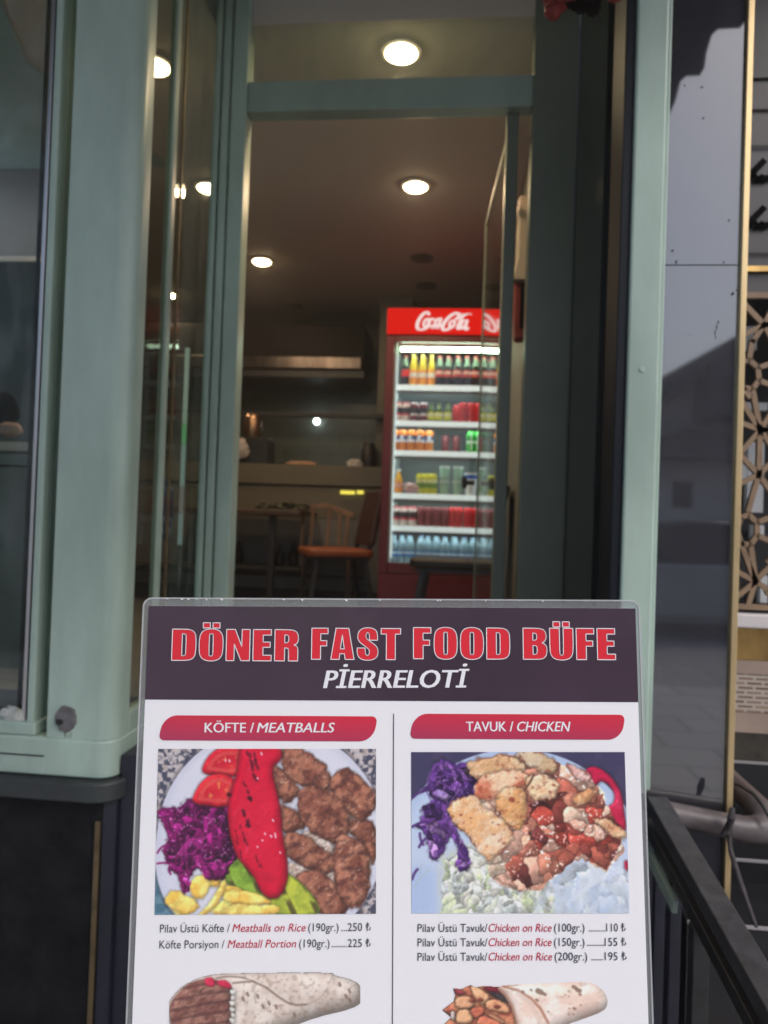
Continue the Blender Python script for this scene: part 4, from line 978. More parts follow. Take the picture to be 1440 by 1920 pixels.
q0_, q1_ = at(300, 1012, 2.9), at(322, 900, 2.9)
tag(put('blue_cloth', MB().ellipsoid(((q0_[0]+q1_[0])/2, 2.9, (q0_[2]+q1_[2])/2), (q1_[0]-q0_[0])/2+.01, .03, (q1_[2]-q0_[2])/2, seed=3, amp=.12), mat('dark_blue_cloth', (.02, .045, .11), .8, var=.3, vscale=15), smooth=True), 'dark blue cloth hanging behind the side glass beside the glowing strip', 'cloth')

# ------------------------------------------------------------------ menu board on its stand
bu = np.array([-0.038, 0.088, 0.995]); bu /= np.linalg.norm(bu)
br = np.cross(np.cross(bu, _f), bu); br = np.cross(_f, bu); br /= np.linalg.norm(br)
bn = np.cross(br, bu); 
if bn @ _f > 0: bn = -bn                             # faces the viewer
BW, BH = .52, .74
_d = ray(268, 1120); _e = ray(1200, 1126)
BO = CAM + _d*(BW/np.linalg.norm(_e-_d))
def uv(x, y):
    d = ray(x, y); t = ((BO-CAM)@bn)/(d@bn); p = CAM+d*t-BO; return float(p@br), float(p@bu)
def B(u, v, h=0.): return tuple(BO+br*u+bu*v+bn*h)
base = B(.26, -BH, -.02)
board = thing('menu_board', 'laminated restaurant menu poster on a stand, with dark header, red lettering and food photos', 'menu board', (base[0], base[1]+.05, GZ))
U0, V0 = uv(279, 1136); U1, _ = uv(1191, 1136)
def flat(poly, h, mb=None):                           # a flat printed shape in board coordinates
    mb = mb or MB(); mb.add([B(u, v, h) for u, v in poly], [tuple(range(len(poly)))]); return mb
# backing, paper, clear laminate rim
mb = MB(); pts = [B(u, v, h) for h in (-.003, -.0002) for u, v in ((U0, -BH+.01), (U1, -BH+.01), (U1, V0), (U0, V0))]
mb.add(pts, [(0, 3, 2, 1), (4, 5, 6, 7), (0, 1, 5, 4), (1, 2, 6, 5), (2, 3, 7, 6), (3, 0, 4, 7)])
put('menu_sheet', mb, M['paper'], board)
def ring(o, i, h0, h1):
    mb = MB(); n = len(o)
    vs = [B(u, v, h) for h in (h0, h1) for u, v in o+i]
    k = 2*n; fs = []
    for a in range(n):
        b = (a+1) % n
        fs += [(k+a, k+b, k+n+b, k+n+a), (a, n+a, n+b, b), (a, b, k+b, k+a), (n+a, k+n+a, k+n+b, n+b)]
    return mb.add(vs, fs)
outer = rr(0, -BH, BW, 0, .0095, 6)
e1 = rr(.0016, -BH+.0016, BW-.0016, -.0016, .0085, 6)
inn = rr(U0+.0002, -BH+.0102, U1-.0002, V0-.0002, .0001, 6)
lam = put('laminate_rim', ring(e1, inn, -.0022, -.0006), M['film'], board)
put('rim_edge', ring(outer, e1, -.0026, -.0002), M['filmedge'], lam)
rnd = random.Random(12); nk = MB()
for k in range(16):                                   # nicks and bubbles along the trimmed edge
    u = rnd.uniform(.01, BW-.01); w_ = rnd.uniform(.0004, .0022); nk.add([B(u-w_, -.0008, .0002), B(u+w_, -.0012, .0002), B(u+w_*.6, rnd.uniform(-.0035, -.0018), .0002)], [(0, 1, 2)])
put('nick', nk, M['print_white'], lam)
# dark header
vh = (uv(272, 1316)[1]+uv(1197, 1312)[1])/2
put('header_panel', flat([(U0, vh), (U1, vh), (U1, V0), (U0, V0)], .0002), M['header'], board)
# heavy headline letters, drawn as outlines
G = {
 'D': (74, [[(0,0),(0,100),(46,100),(60,97),(69,90),(74,76),(74,24),(69,10),(60,3),(46,0)], [(31,15),(31,85),(37,85),(42,82),(43,76),(43,24),(42,18),(37,15)]]),
 'O': (74, [[(37,-2),(18,1),(6,10),(0,28),(0,72),(6,90),(18,99),(37,102),(56,99),(68,90),(74,72),(74,28),(68,10),(56,1)], [(37,14),(32,16),(31,24),(31,76),(32,84),(37,86),(42,84),(43,76),(43,24),(42,16)]]),
 'N': (73, [[(0,0),(0,100),(27,100),(48,46),(48,100),(73,100),(73,0),(46,0),(25,52),(25,0)]]),
 'E': (57, [[(0,0),(0,100),(56,100),(56,82),(31,82),(31,60),(53,60),(53,43),(31,43),(31,18),(57,18),(57,0)]]),
 'R': (73, [[(0,0),(0,100),(46,100),(62,97),(70,90),(73,78),(73,66),(70,56),(60,51),(69,47),(72,39),(72,0),(43,0),(43,33),(41,40),(31,42),(31,0)], [(31,58),(31,83),(38,83),(43,79),(43,62),(38,58)]]),
 'F': (56, [[(0,0),(0,100),(56,100),(56,82),(31,82),(31,60),(52,60),(52,43),(31,43),(31,0)]]),
 'A': (80, [[(0,0),(17,100),(61,100),(80,0),(49,0),(47,18),(31,18),(29,0)], [(33,34),(39,78),(46,34)]]),
 'S': (72, [[(70,62),(42,62),(42,76),(40,84),(36,86),(32,84),(30,78),(31,70),(36,64),(56,51),(66,43),(71,34),(72,22),(68,8),(56,0),(36,-3),(16,0),(5,8),(0,20),(0,37),(28,37),(28,22),(31,15),(36,13),(41,16),(42,23),(41,31),(36,37),(14,51),(5,60),(1,72),(4,88),(15,99),(36,103),(56,100),(67,91),(70,78)]]),
 'T': (67, [[(18,0),(18,82),(0,82),(0,100),(67,100),(67,82),(49,82),(49,0)]]),
 'B': (74, [[(0,0),(0,100),(46,100),(62,97),(70,90),(73,80),(73,68),(69,58),(60,53),(70,48),(75,38),(75,22),(71,9),(62,2),(48,0)], [(31,61),(31,84),(38,84),(43,80),(43,65),(38,61)], [(31,16),(31,44),(39,44),(44,40),(44,20),(39,16)]]),
 'U': (74, [[(0,100),(31,100),(31,22),(33,15),(37,13),(41,15),(43,22),(43,100),(74,100),(74,28),(69,10),(58,1),(37,-3),(16,1),(5,10),(0,28)]])}
def tess(contours):
    from mathutils.geometry import tessellate_polygon
    pl = [[Vector((p[0], p[1], 0)) for p in c] for c in contours]
    return [p for c in contours for p in c], tessellate_polygon(pl)
def smooth_c(c):                                      # soften only the shallow corners
    out = []
    n = len(c)
    for i in range(n):
        a, b, d = Vector(c[i-1]), Vector(c[i]), Vector(c[(i+1) % n])
        ang = (b-a).angle(d-b) if (b-a).length and (d-b).length else 0
        if ang < R(52): out += [tuple(b+(a-b)*.28), tuple(b+(d-b)*.28)]
        else: out.append(c[i])
    return out
hl = put
def headline(word, px0, px1, ytop, ybase):
    chars = []
    for ch in word: chars.append({'Ö': 'O', 'Ü': 'U'}.get(ch, ch))
    gap = 10; tot = sum(G[c][0] for c in chars)+gap*(len(chars)-1)
    u0, vb = uv(px0, ybase); u1, _ = uv(px1, ybase); _, vt = uv((px0+px1)/2, ytop)
    sx, sy = (u1-u0)/tot, (vt-vb)/100
    fill, line = MB(), MB(); x = 0
    for ch, c in zip(word, chars):
        cs_ = [smooth_c(k) for k in G[c][1]]
        vs, tri = tess(cs_)
        conts = list(cs_)
        fill.add([B(u0+(x+p[0])*sx, vb+p[1]*sy, .0006) for p in vs], tri)
        if ch in 'ÖÜ':
            for a, b in ((11, 33), (41, 63)):
                q = [(a, 104), (b, 104), (b, 121), (a, 121)]; conts.append(q)
                fill.add([B(u0+(x+p[0])*sx, vb+p[1]*sy, .0006) for p in q], [(0, 1, 2, 3)])
        for c_ in conts:                              # thin pale outline
            n = len(c_); P = [Vector((u0+(x+p[0])*sx, vb+p[1]*sy)) for p in c_]; t = .00042
            for i in range(n):
                a, b = P[i], P[(i+1) % n]; d = (b-a)
                if d.length < 1e-7: continue
                d.normalize(); nn = Vector((-d.y, d.x))*t; a = a-d*t; b = b+d*t
                line.add([B(*(a+nn), .0009), B(*(a-nn), .0009), B(*(b-nn), .0009), B(*(b+nn), .0009)], [(0, 1, 2, 3)])
        x += G[c][0]+gap
    t = put('headline_word', fill, M['print_red'], board)
    put('letter_outline', line, M['print_white'], t)
for w_, a, b, yt, yb in (('DÖNER', 322, 559, 1180, 1238), ('FAST', 584, 751, 1178, 1236), ('FOOD', 775, 956, 1177, 1235), ('BÜFE', 981, 1154, 1178, 1236)):
    headline(w_, a, b, yt, yb)

def glyph_mesh(s, bold=0.):
    cu = bpy.data.curves.new('lettering', 'FONT'); cu.body = s; cu.size = 1; cu.resolution_u = 3
    o = bpy.data.objects.new('lettering', cu); COL.objects.link(o)
    bpy.context.view_layer.update()
    me = bpy.data.meshes.new_from_object(o.evaluated_get(bpy.context.evaluated_depsgraph_get()))
    vs = [tuple(v.co) for v in me.vertices]; fs = [tuple(p.vertices) for p in me.polygons]
    bpy.data.objects.remove(o); bpy.data.curves.remove(cu); bpy.data.meshes.remove(me)
    return vs, fs
_cap = max(v[1] for v in glyph_mesh('H')[0])
def text(s, px0, px1, ybase, cap, m, name='menu_text', shear=0., bold=0., yb2=None, parent=None, h=.0005):
    vs, fs = glyph_mesh(s)
    x0 = min(v[0] for v in vs); x1 = max(v[0] for v in vs)
    u0, va = uv(px0, ybase); u1, vb = uv(px1, ybase if yb2 is None else yb2)
    hh = cap*(uv(700, ybase-1)[1]-uv(700, ybase)[1]); sy = hh/_cap
    mb = MB(); sp = shear*hh
    sx = (u1-u0-sp*.6)/(x1-x0)
    mb.add([B(u0+(v[0]-x0)*sx+shear*v[1]*sy, va+(vb-va)*(v[0]-x0)/(x1-x0)+v[1]*sy, h) for v in vs], fs)
    if bold:                                          # heavier weight: the strokes struck again, slightly shifted
        for j, du in enumerate((-.5, .5)):
            mb.add([B(u0+(v[0]-x0)*sx+shear*v[1]*sy+du*bold*hh, va+(vb-va)*(v[0]-x0)/(x1-x0)+v[1]*sy, h+.00006*(j+1)) for v in vs], fs)
    return put(name, mb, m, parent or board)
text('PİERRELOTİ', 607, 876, 1290, 33, M['print_white'], 'subtitle', .20, .085, 1289)

# crimson heading bars
def pill(x0, x1, y0, y1, s, s2, ita):
    ua, vt = uv(x0, y0); ub, _ = uv(x1, y0); _, vb = uv(x0, y1)
    k = .0045
    poly = rr(ua, vb, ub, vt, (.006, .014, .006, .014), 7)
    poly = [(u+(v-(vt+vb)/2)/(vt-vb)*k, v) for u, v in poly]
    p = put('heading_bar', flat(poly, .0003), M['print_pill'], board)
    for t, a, b, sh in s2: text(t, a, b, ita, 18, M['print_white'], 'heading_text', sh, .05, parent=p)
pill(303, 704, 1341, 1388, None, (('KÖFTE /', 384, 476, 0), ('MEATBALLS', 482, 627, .2)), 1373)
pill(772, 1168, 1338, 1385, None, (('TAVUK /', 874, 962, 0), ('CHICKEN', 968, 1068, .2)), 1371)
ul, _ = uv(738, 1340); _, vt = uv(738, 1338)
put('divider_line', flat([(ul-.0005, -BH+.012), (ul+.0005, -BH+.012), (ul+.0005, vt), (ul-.0005, vt)], .0003), M['print_line'], board)
C = 15
g_, r_d = M['print_grey'], M['print_textred']
for y, y2, items in ((1748, 1745, (('Pilav Üstü Köfte /', 300, 431, 0), ('Meatballs on Rice', 436, 574, 1), ('(190gr.)', 578, 635, 0), ('...', 640, 651, 0), ('250 ₺', 652, 695, 0))),
                     (1778, 1775, (('Köfte Porsiyon /', 299, 421, 0), ('Meatball Portion', 427, 556, 1), ('(190gr.)', 561, 618, 0), ('........', 622, 650, 0), ('225 ₺', 652, 695, 0))),
                     (1747, 1746, (('Pilav Üstü Tavuk/', 783, 914, 0), ('Chicken on Rice', 915, 1035, 1), ('(100gr.)', 1039, 1096, 0), ('.........', 1104, 1135, 0), ('110 ₺', 1137, 1173, 0))),
                     (1774, 1773, (('Pilav Üstü Tavuk/', 783, 914, 0), ('Chicken on Rice', 915, 1035, 1), ('(150gr.)', 1039, 1096, 0), ('.........', 1101, 1133, 0), ('155 ₺', 1134, 1174, 0))),
                     (1801, 1800, (('Pilav Üstü Tavuk/', 783, 914, 0), ('Chicken on Rice', 915, 1036, 1), ('(200gr.)', 1040, 1101, 0), ('......', 1109, 1130, 0), ('195 ₺', 1134, 1175, 0)))):
    xa, xb = items[0][1], items[-1][2]
    for s, a, b, red in items:
        f0, f1 = (a-xa)/(xb-xa), (b-xa)/(xb-xa)
        text(s, a, b, y+(y2-y)*f0, C, r_d if red else g_, 'price_text', .2 if red else 0, .0, y+(y2-y)*f1)

# ---- the printed food pictures: colours worked out on a fine grid of the sheet
def vnoise(X, Y, s, seed):
    L = np.random.RandomState(seed).rand(64, 64); x, y = X/s, Y/s
    xi, yi = np.floor(x).astype(int), np.floor(y).astype(int); fx_, fy_ = x-xi, y-yi
    fx_ = fx_*fx_*(3-2*fx_); fy_ = fy_*fy_*(3-2*fy_)
    g = lambda a, b: L[a % 64, b % 64]
    return (g(xi, yi)*(1-fx_)+g(xi+1, yi)*fx_)*(1-fy_)+(g(xi, yi+1)*(1-fx_)+g(xi+1, yi+1)*fx_)*fy_
def fbm(X, Y, s, seed, o=4):
    r = 0; a = .5; t = 0
    for k in range(o): r = r+a*vnoise(X, Y, s/2**k, seed+k); t += a; a *= .6
    return r/t
def sstep(a, b, x): t = np.clip((x-a)/(b-a), 0, 1); return t*t*(3-2*t)
def psd(X, Y, poly):                                  # signed distance to a polygon, inside positive
    d = np.full(X.shape, 1e9); ins = np.zeros(X.shape, bool); n = len(poly)
    for i in range(n):
        (x0, y0), (x1, y1) = poly[i], poly[(i+1) % n]; ex, ey = x1-x0, y1-y0
        t = np.clip(((X-x0)*ex+(Y-y0)*ey)/(ex*ex+ey*ey+1e-9), 0, 1)
        d = np.minimum(d, np.hypot(X-x0-t*ex, Y-y0-t*ey))
        c = ((y0 > Y) != (y1 > Y)) & (X < (x1-x0)*(Y-y0)/(y1-y0+1e-12)+x0); ins ^= c
    return np.where(ins, d, -d)
def chaikin(p, n=2):
    for _ in range(n):
        q = []
        for i in range(len(p)):
            a, b = p[i], p[(i+1) % len(p)]
            q += [(a[0]*.75+b[0]*.25, a[1]*.75+b[1]*.25), (a[0]*.25+b[0]*.75, a[1]*.25+b[1]*.75)]
        p = q
    return p
class Pic:
    def __init__(s, x0, y0, x1, y1, nx, ny):
        s.nx, s.ny = nx, ny
        s.X, s.Y = np.meshgrid(np.linspace(x0, x1, nx), np.linspace(y0, y1, ny)); s.px = (x1-x0)/nx
        s.img = np.zeros((ny, nx, 3)); s.alpha = np.ones((ny, nx)); s.seed = 1
    def col(s, c): return np.array(c, float)/255
    def lay(s, m, c): s.img = s.img*(1-m[..., None])+(c if getattr(c, 'ndim', 1) == 3 else s.col(c))*m[..., None]
    def blob(s, poly, c1, c2, r=40, rough=10, bump=.5, bs=30, spec=.25, amb=.55, shadow=.35, ch=2, seed=None, spots=None, soft=None):
        s.seed += 7; sd_ = seed or s.seed
        cx0 = sum(q[0] for q in poly)/len(poly); cy0 = sum(q[1] for q in poly)/len(poly)
        g0 = {0: 1, 1: 1.05, 2: 1.09}[ch]; poly = [(cx0+(q[0]-cx0)*g0, cy0+(q[1]-cy0)*g0) for q in poly]
        poly = chaikin(poly, ch) if ch else poly
        w = s.X+rough*(fbm(s.X, s.Y, 45, sd_, 3)-.5)*2; z = s.Y+rough*(fbm(s.X, s.Y, 45, sd_+50, 3)-.5)*2
        sd = psd(w, z, poly); e = soft or s.px*1.6
        if shadow: s.img *= (1-shadow*sstep(-20, 4, sd+6*(fbm(s.X, s.Y, 20, sd_+70, 2)-.5))*(sd < 8))[..., None]
        m = sstep(-e, e, sd); h = np.clip(sd/r, 0, 1); H = np.sqrt(np.clip(1-(1-h)**2, 0, 1))*r
        N = fbm(s.X, s.Y, bs, sd_+9, 5); H = H+bump*bs*(N-.5)*1.4
        gy, gx_ = np.gradient(H, s.px); k = 1/np.sqrt(1+gx_**2+gy**2)
        lam = np.clip((gx_*.34+gy*.46+.78)*k, 0, 1.3)
        V = fbm(s.X, s.Y, bs*2.2, sd_+21, 4); c = s.col(c1)+(s.col(c2)-s.col(c1))*sstep(.35, .65, V)[..., None]
        c = c*(amb+(1.22-amb)*lam)[..., None]
        s.lastsd = sd
        if spec: c = c+spec*(sstep(.93, 1.12, lam+.25*(N-.5)*2)*sstep(.55, .75, vnoise(s.X, s.Y, 14, sd_+33)))[..., None]
        s.lay(m, np.clip(c, 0, 1)); return m, sd
    def line(s, pts, w, c, op=1., soft=3):
        d = np.full(s.X.shape, 1e9)
        for (x0, y0), (x1, y1) in zip(pts[:-1], pts[1:]):
            ex, ey = x1-x0, y1-y0; t = np.clip(((s.X-x0)*ex+(s.Y-y0)*ey)/(ex*ex+ey*ey+1e-9), 0, 1)
            d = np.minimum(d, np.hypot(s.X-x0-t*ex, s.Y-y0-t*ey))
        s.lay(op*(1-sstep(w-soft, w+soft, d)), c)
    def curve(s, a, b, bend, w, c, op=1., soft=3):
        mx, my = (a[0]+b[0])/2-(b[1]-a[1])*bend, (a[1]+b[1])/2+(b[0]-a[0])*bend
        s.line([((1-t)**2*a[0]+2*t*(1-t)*mx+t*t*b[0], (1-t)**2*a[1]+2*t*(1-t)*my+t*t*b[1]) for t in np.linspace(0, 1, 7)], w, c, op, soft)
    def voro(s, poly, n, pal, seed, size=34, edge=.45, long=2.6, gl=.55, op=1.):      # shredded pieces: uneven cells with their own tone and tilt
        rs = np.random.RandomState(seed); P_ = np.array(poly); b0, b1 = P_.min(0)-30, P_.max(0)+30
        wx = s.X+46*(fbm(s.X, s.Y, 60, seed+1, 3)-.5); wy = s.Y+46*(fbm(s.X, s.Y, 60, seed+2, 3)-.5)
        sd = psd(wx+20*(fbm(s.X, s.Y, 30, seed+5, 2)-.5), wy, poly); m = sstep(-3, 3, sd)
        d1 = np.full(s.X.shape, 1e9); d2 = d1.copy(); col = np.zeros(s.X.shape+(3,)); tilt = np.zeros(s.X.shape)
        for i in range(n):
            cx, cy = rs.uniform(b0[0], b1[0]), rs.uniform(b0[1], b1[1]); a = rs.uniform(0, 3.14); st = rs.uniform(1, long)
            dx, dy = wx-cx, wy-cy; u, v = dx*math.cos(a)+dy*math.sin(a), -dx*math.sin(a)+dy*math.cos(a)
            d = np.hypot(u/st, v)*rs.uniform(.75, 1.3); near = d < d1
            d2 = np.where(near, d1, np.minimum(d2, d)); d1 = np.where(near, d, d1)
            c = s.col(pal[rs.randint(len(pal))])*rs.uniform(.85, 1.12)
            col = np.where(near[..., None], c, col); tilt = np.where(near, -(dx*.5+dy*.85)/size, tilt)
        e = sstep(0, size*.28, d2-d1)
        sh = (1-edge*(1-e))*np.clip(1+.20*np.clip(tilt, -1.4, 1.4)+.45*(fbm(s.X, s.Y, 18, seed+8, 3)-.5), .4, 1.5)
        c = col*sh[..., None]
        c = c+(gl*sstep(.70, .80, vnoise(s.X, s.Y, 11, seed+9))*sstep(.2, .8, e)*sstep(.45, .6, vnoise(s.X, s.Y, 70, seed+10)))[..., None]
        s.lay(m*op, np.clip(c, 0, 1)); return m
    def soften(s):
        k = s.img; p_ = np.pad(k, ((1, 1), (1, 1), (0, 0)), 'edge')
        s.img = (4*k+2*(p_[:-2, 1:-1]+p_[2:, 1:-1]+p_[1:-1, :-2]+p_[1:-1, 2:])+p_[:-2, :-2]+p_[2:, 2:]+p_[:-2, 2:]+p_[2:, :-2])/16
        g = np.random.RandomState(3).normal(0, .012, k.shape[:2]); s.img = np.clip(s.img+g[..., None], 0, 1)
    def mesh(s, name, corners, mask=False, h=.0004):
        s.soften()
        nx, ny = s.nx, s.ny; P = [uv(*c) for c in corners]  # tl, tr, br, bl pixels
        U, W = np.meshgrid(np.linspace(0, 1, nx), np.linspace(0, 1, ny))
        pos = [(P[0][k]*(1-U)+P[1][k]*U)*(1-W)+(P[3][k]*(1-U)+P[2][k]*U)*W for k in (0, 1)]
        w3 = BO[None, None]+br*pos[0][..., None]+bu*pos[1][..., None]+bn*h
        idx = np.arange(nx*ny).reshape(ny, nx)
        q = np.stack([idx[1:, :-1], idx[1:, 1:], idx[:-1, 1:], idx[:-1, :-1]], -1).reshape(-1, 4)
        a = s.alpha
        if mask: q = q[(a[q // nx, q % nx].mean(1) > .5)]
        me = bpy.data.meshes.new(name); pw = np.array(parent_world(board))
        used = np.unique(q); re = np.full(nx*ny, -1); re[used] = np.arange(len(used)); q = re[q]
        me.from_pydata((w3.reshape(-1, 3)[used]-pw).tolist(), [], q.tolist())
        at_ = me.color_attributes.new('print', 'FLOAT_COLOR', 'POINT')
        c = np.clip(s.img.reshape(-1, 3)[used], 0, 1)
        c = c*.93+.045                                 # washed look of the laminated print
        L_ = np.where(c <= .04045, c/12.92, ((c+.055)/1.055)**2.4)
        at_.data.foreach_set('color', np.concatenate([L_, np.ones((len(L_), 1))], 1).astype(np.float32).ravel())
        me.materials.append(M['print_photo'])
        o = bpy.data.objects.new(name, me); COL.objects.link(o); o.parent = board; return o

# --- meatball plate
p = Pic(35, 45, 1390, 1065, 330, 250)
gr = fbm(p.X, p.Y, 26, 3, 4); fl = sstep(.42, .56, gr)
p.img[:] = (p.col((70, 72, 92))+(p.col((205, 195, 195))-p.col((70, 72, 92)))*fl[..., None])
p.lay(sstep(.6, .7, vnoise(p.X, p.Y, 40, 8))*.35, (150, 125, 110))
p.lay(sstep(760, 820, p.Y)*(p.X < 200)*.75, (70, 125, 150))
sd = 700+45*sstep(500, 1000, p.Y)*(p.X < 600)-np.hypot(p.X-740, p.Y-600)
p.lay(sstep(-30, 0, sd)*.5, (60, 60, 80)); p.lay(sstep(-4, 4, sd), (226, 226, 240))
p.lay(sstep(60, 0, sd)*sstep(0, 10, sd)*.28, (180, 185, 215))
p.lay(sstep(80, 500, p.Y)*sstep(0, 4, sd)*.25*(p.X < 300), (200, 205, 232))
for poly in ([(820, 740), (900, 770), (1150, 800), (1160, 900), (1000, 900), (860, 860)], [(960, 540), (1100, 600), (1150, 740), (1080, 820), (900, 700)], [(1080, 300), (1230, 430), (1240, 520), (1180, 480)], [(870, 400), (960, 520), (930, 560)]):
    p.blob(poly, (215, 200, 190), (185, 160, 145), 22, 14, .9, 16, .2)
MEAT = [[(740, 140), (800, 165), (860, 220), (910, 290), (900, 340), (850, 390), (780, 350), (745, 250)], [(830, 45), (910, 40), (1000, 100), (1080, 170), (1112, 260), (1080, 312), (1000, 290), (900, 260), (830, 190), (806, 110)],
        [(790, 390), (860, 420), (930, 480), (942, 530), (880, 572), (800, 562)], [(1225, 500), (1290, 478), (1370, 500), (1392, 560), (1392, 700), (1360, 760), (1300, 620), (1220, 570)],
        [(1120, 220), (1180, 178), (1260, 200), (1330, 270), (1387, 360), (1372, 430), (1290, 482), (1200, 430), (1140, 360), (1108, 290)], [(905, 350), (960, 288), (1060, 300), (1140, 360), (1212, 450), (1222, 530), (1180, 602), (1090, 617), (1000, 560), (936, 480)],
        [(805, 620), (860, 573), (960, 590), (1050, 660), (1142, 730), (1142, 790), (1080, 812), (980, 790), (880, 730), (816, 680)], [(898, 840), (960, 803), (1040, 800), (1110, 860), (1180, 950), (1202, 1010), (1180, 1070), (1050, 1070), (980, 950), (908, 880)],
        [(1142, 620), (1200, 588), (1290, 630), (1347, 700), (1352, 800), (1330, 960), (1270, 1017), (1200, 1000), (1158, 900), (1138, 760)]]
for k, poly in enumerate(MEAT):
    cx_, cy_ = np.mean([q[0] for q in poly]), np.mean([q[1] for q in poly])
    m, sd = p.blob(poly, (172, 110, 86), (126, 72, 58), 60, 20, .32, 34, .0, .58, .35)
    p.lay(m*sstep(.50, .72, fbm(p.X, p.Y, 46, 300+k))*.65, (84, 44, 40))
    p.lay(m*sstep(.52, .74, fbm(p.X+200, p.Y, 40, 400+k))*.55, (196, 132, 102))
    ang = (.9, .7, .9, .2, .8, 1.1, .6, .8, .08)[k]
    s_ = np.sin(((p.X-cx_)*math.sin(ang)+(p.Y-cy_)*math.cos(ang))/14+3.4*fbm(p.X, p.Y, 90, 500+k))
    p.lay(m*sstep(.3, .95, s_)*sstep(.35, .6, vnoise(p.X, p.Y, 80, 520+k))*(.5 if k in (3, 6, 8) else .35), (66, 36, 36))
    p.lay(m*sstep(.58, .78, fbm(p.X+.6*p.Y, p.Y, 17, 540+k, 3))*sstep(.42, .66, vnoise(p.X, p.Y, 62, 560+k))*.6, (232, 188, 160))
    p.lay(m*sstep(18, 0, sd)*sstep(.3, .7, fbm(p.X, p.Y, 60, 580+k))*.5, (70, 36, 34))
VOR = None
z1 = [(480, 800), (520, 705), (640, 790), (740, 960), (700, 985), (560, 915), (468, 872)]; z2 = [(735, 985), (830, 815), (900, 860), (1000, 960), (1052, 1070), (770, 1070)]
for z, c1, c2 in ((z1, (140, 175, 60), (105, 140, 45)), (z2, (182, 190, 62), (150, 165, 55))):
    m, sd = p.blob(z, c1, c2, 26, 4, .15, 30, .1, .7, .3)
    s_ = np.sin(((p.X-600)*.85-(p.Y-850)*.42)/20); p.lay(m*sstep(.5, .95, s_)*sstep(.2, .5, vnoise(p.X, p.Y, 60, 77))*.85, (74, 66, 36))
    p.lay(m*sstep(14, 2, sd)*.6, (90, 130, 40))
for z in ([(420, 900), (520, 890), (640, 960), (600, 985), (440, 950)], [(150, 1010), (260, 960), (300, 1000), (220, 1066), (160, 1066)], [(380, 1040), (470, 960), (560, 990), (520, 1066), (400, 1066)], [(470, 915), (620, 925), (780, 1000), (600, 1015), (450, 980)], [(300, 835), (370, 812), (445, 850), (420, 905), (330, 890)], [(85, 985), (150, 908), (315, 1000), (255, 1062), (180, 1052)], [(248, 880), (290, 820), (385, 850), (345, 965), (265, 965)], [(300, 1066), (380, 985), (455, 835), (472, 900), (420, 1005), (345, 1066)], [(435, 1070), (520, 1000), (650, 1012), (790, 1005), (790, 1070)]):
    p.blob(z, (248, 222, 122), (232, 184, 78), 26, 9, .12, 60, .3, .78, .22, ch=1); p.lay(sstep(-2, 2, p.lastsd)*sstep(.5, .7, fbm(p.X, p.Y, 46, int(z[0][0])))*.4, (206, 142, 58))
CAB = [(55, 445), (110, 418), (180, 432), (230, 370), (300, 388), (400, 392), (490, 400), (505, 500), (525, 700), (470, 800), (430, 838), (350, 832), (305, 775), (250, 782), (235, 935), (208, 900), (190, 800), (115, 765), (92, 690), (130, 600), (105, 530), (58, 465)]
m, sd = p.blob(CAB, (132, 16, 96), (92, 10, 72), 45, 26, .7, 34, .2, .5, .3)
p.voro(CAB, 110, [(150, 22, 112), (112, 12, 86), (176, 34, 136), (84, 8, 66), (60, 6, 50), (134, 18, 100)], 51, 26, .45, 4.5, .4)
rs = np.random.RandomState(7)
for k in range(70):
    a = CAB[0]; x, y = rs.uniform(90, 490), rs.uniform(400, 800); an = rs.uniform(0, 6.28); L_ = rs.uniform(50, 150)
    c = [(190, 30, 140), (150, 20, 110), (70, 6, 60), (205, 60, 160), (56, 4, 48)][rs.randint(5)]
    xe, ye = x+L_*math.cos(an), y+L_*math.sin(an)
    if psd(np.array([[x, xe]]), np.array([[y, ye]]), CAB).min() > -18: p.curve((x, y), (xe, ye), rs.uniform(-.5, .5), rs.uniform(2, 7), c, .5)
for a, b, bd in (((110, 640), (45, 690), .3), ((120, 755), (45, 755), .1), ((125, 760), (128, 820), .3), ((60, 440), (95, 500), .2), ((235, 800), (225, 925), -.1)): p.curve(a, b, bd, 6, (130, 18, 96), .9)
for k in range(26):
    x, y = rs.uniform(100, 480), rs.uniform(400, 790); p.line([(x, y), (x+5, y+4)], 3.5, (235, 190, 225), .7)
for z, cy in (([(315, 195), (335, 120), (390, 62), (450, 40), (570, 40), (565, 200), (480, 218), (400, 205)], 150), ([(255, 382), (288, 290), (350, 222), (430, 205), (515, 240), (525, 330), (500, 398), (400, 400)], 330)):
    m, sd = p.blob(z, (216, 38, 50), (196, 22, 44), 30, 5, .15, 40, .35, .62, .35)
    p.lay(m*sstep(20, 36, sd)*sstep(60, 42, sd)*.45, (235, 120, 95)); p.lay(m*sstep(.6, .75, fbm(p.X, p.Y, 26, cy))*sstep(44, 60, sd)*.8, (240, 150, 80))
PEP = [(560, 40), (770, 40), (802, 110), (790, 150), (735, 190), (760, 300), (790, 400), (800, 560), (832, 720), (836, 830), (800, 922), (740, 937), (690, 900), (640, 800), (560, 720), (510, 600), (488, 450), (500, 350), (545, 200)]
m, sd = p.blob(PEP, (216, 20, 54), (200, 12, 46), 48, 4, .12, 80, .0, .66, .5)
p.lay(m*sstep(40, 70, sd)*.25, (232, 40, 70)); p.lay(m*sstep(34, 4, sd)*sstep(690, 560, p.X)*.45, (140, 6, 34)); p.lay(m*sstep(.5, .8, fbm(p.X, p.Y, 120, 91))*.35, (170, 10, 40)); p.lay(m*sstep(.58, .72, fbm(p.X+p.Y*.3, p.Y*.4, 60, 92))*sstep(20, 50, sd)*.3, (246, 92, 120))
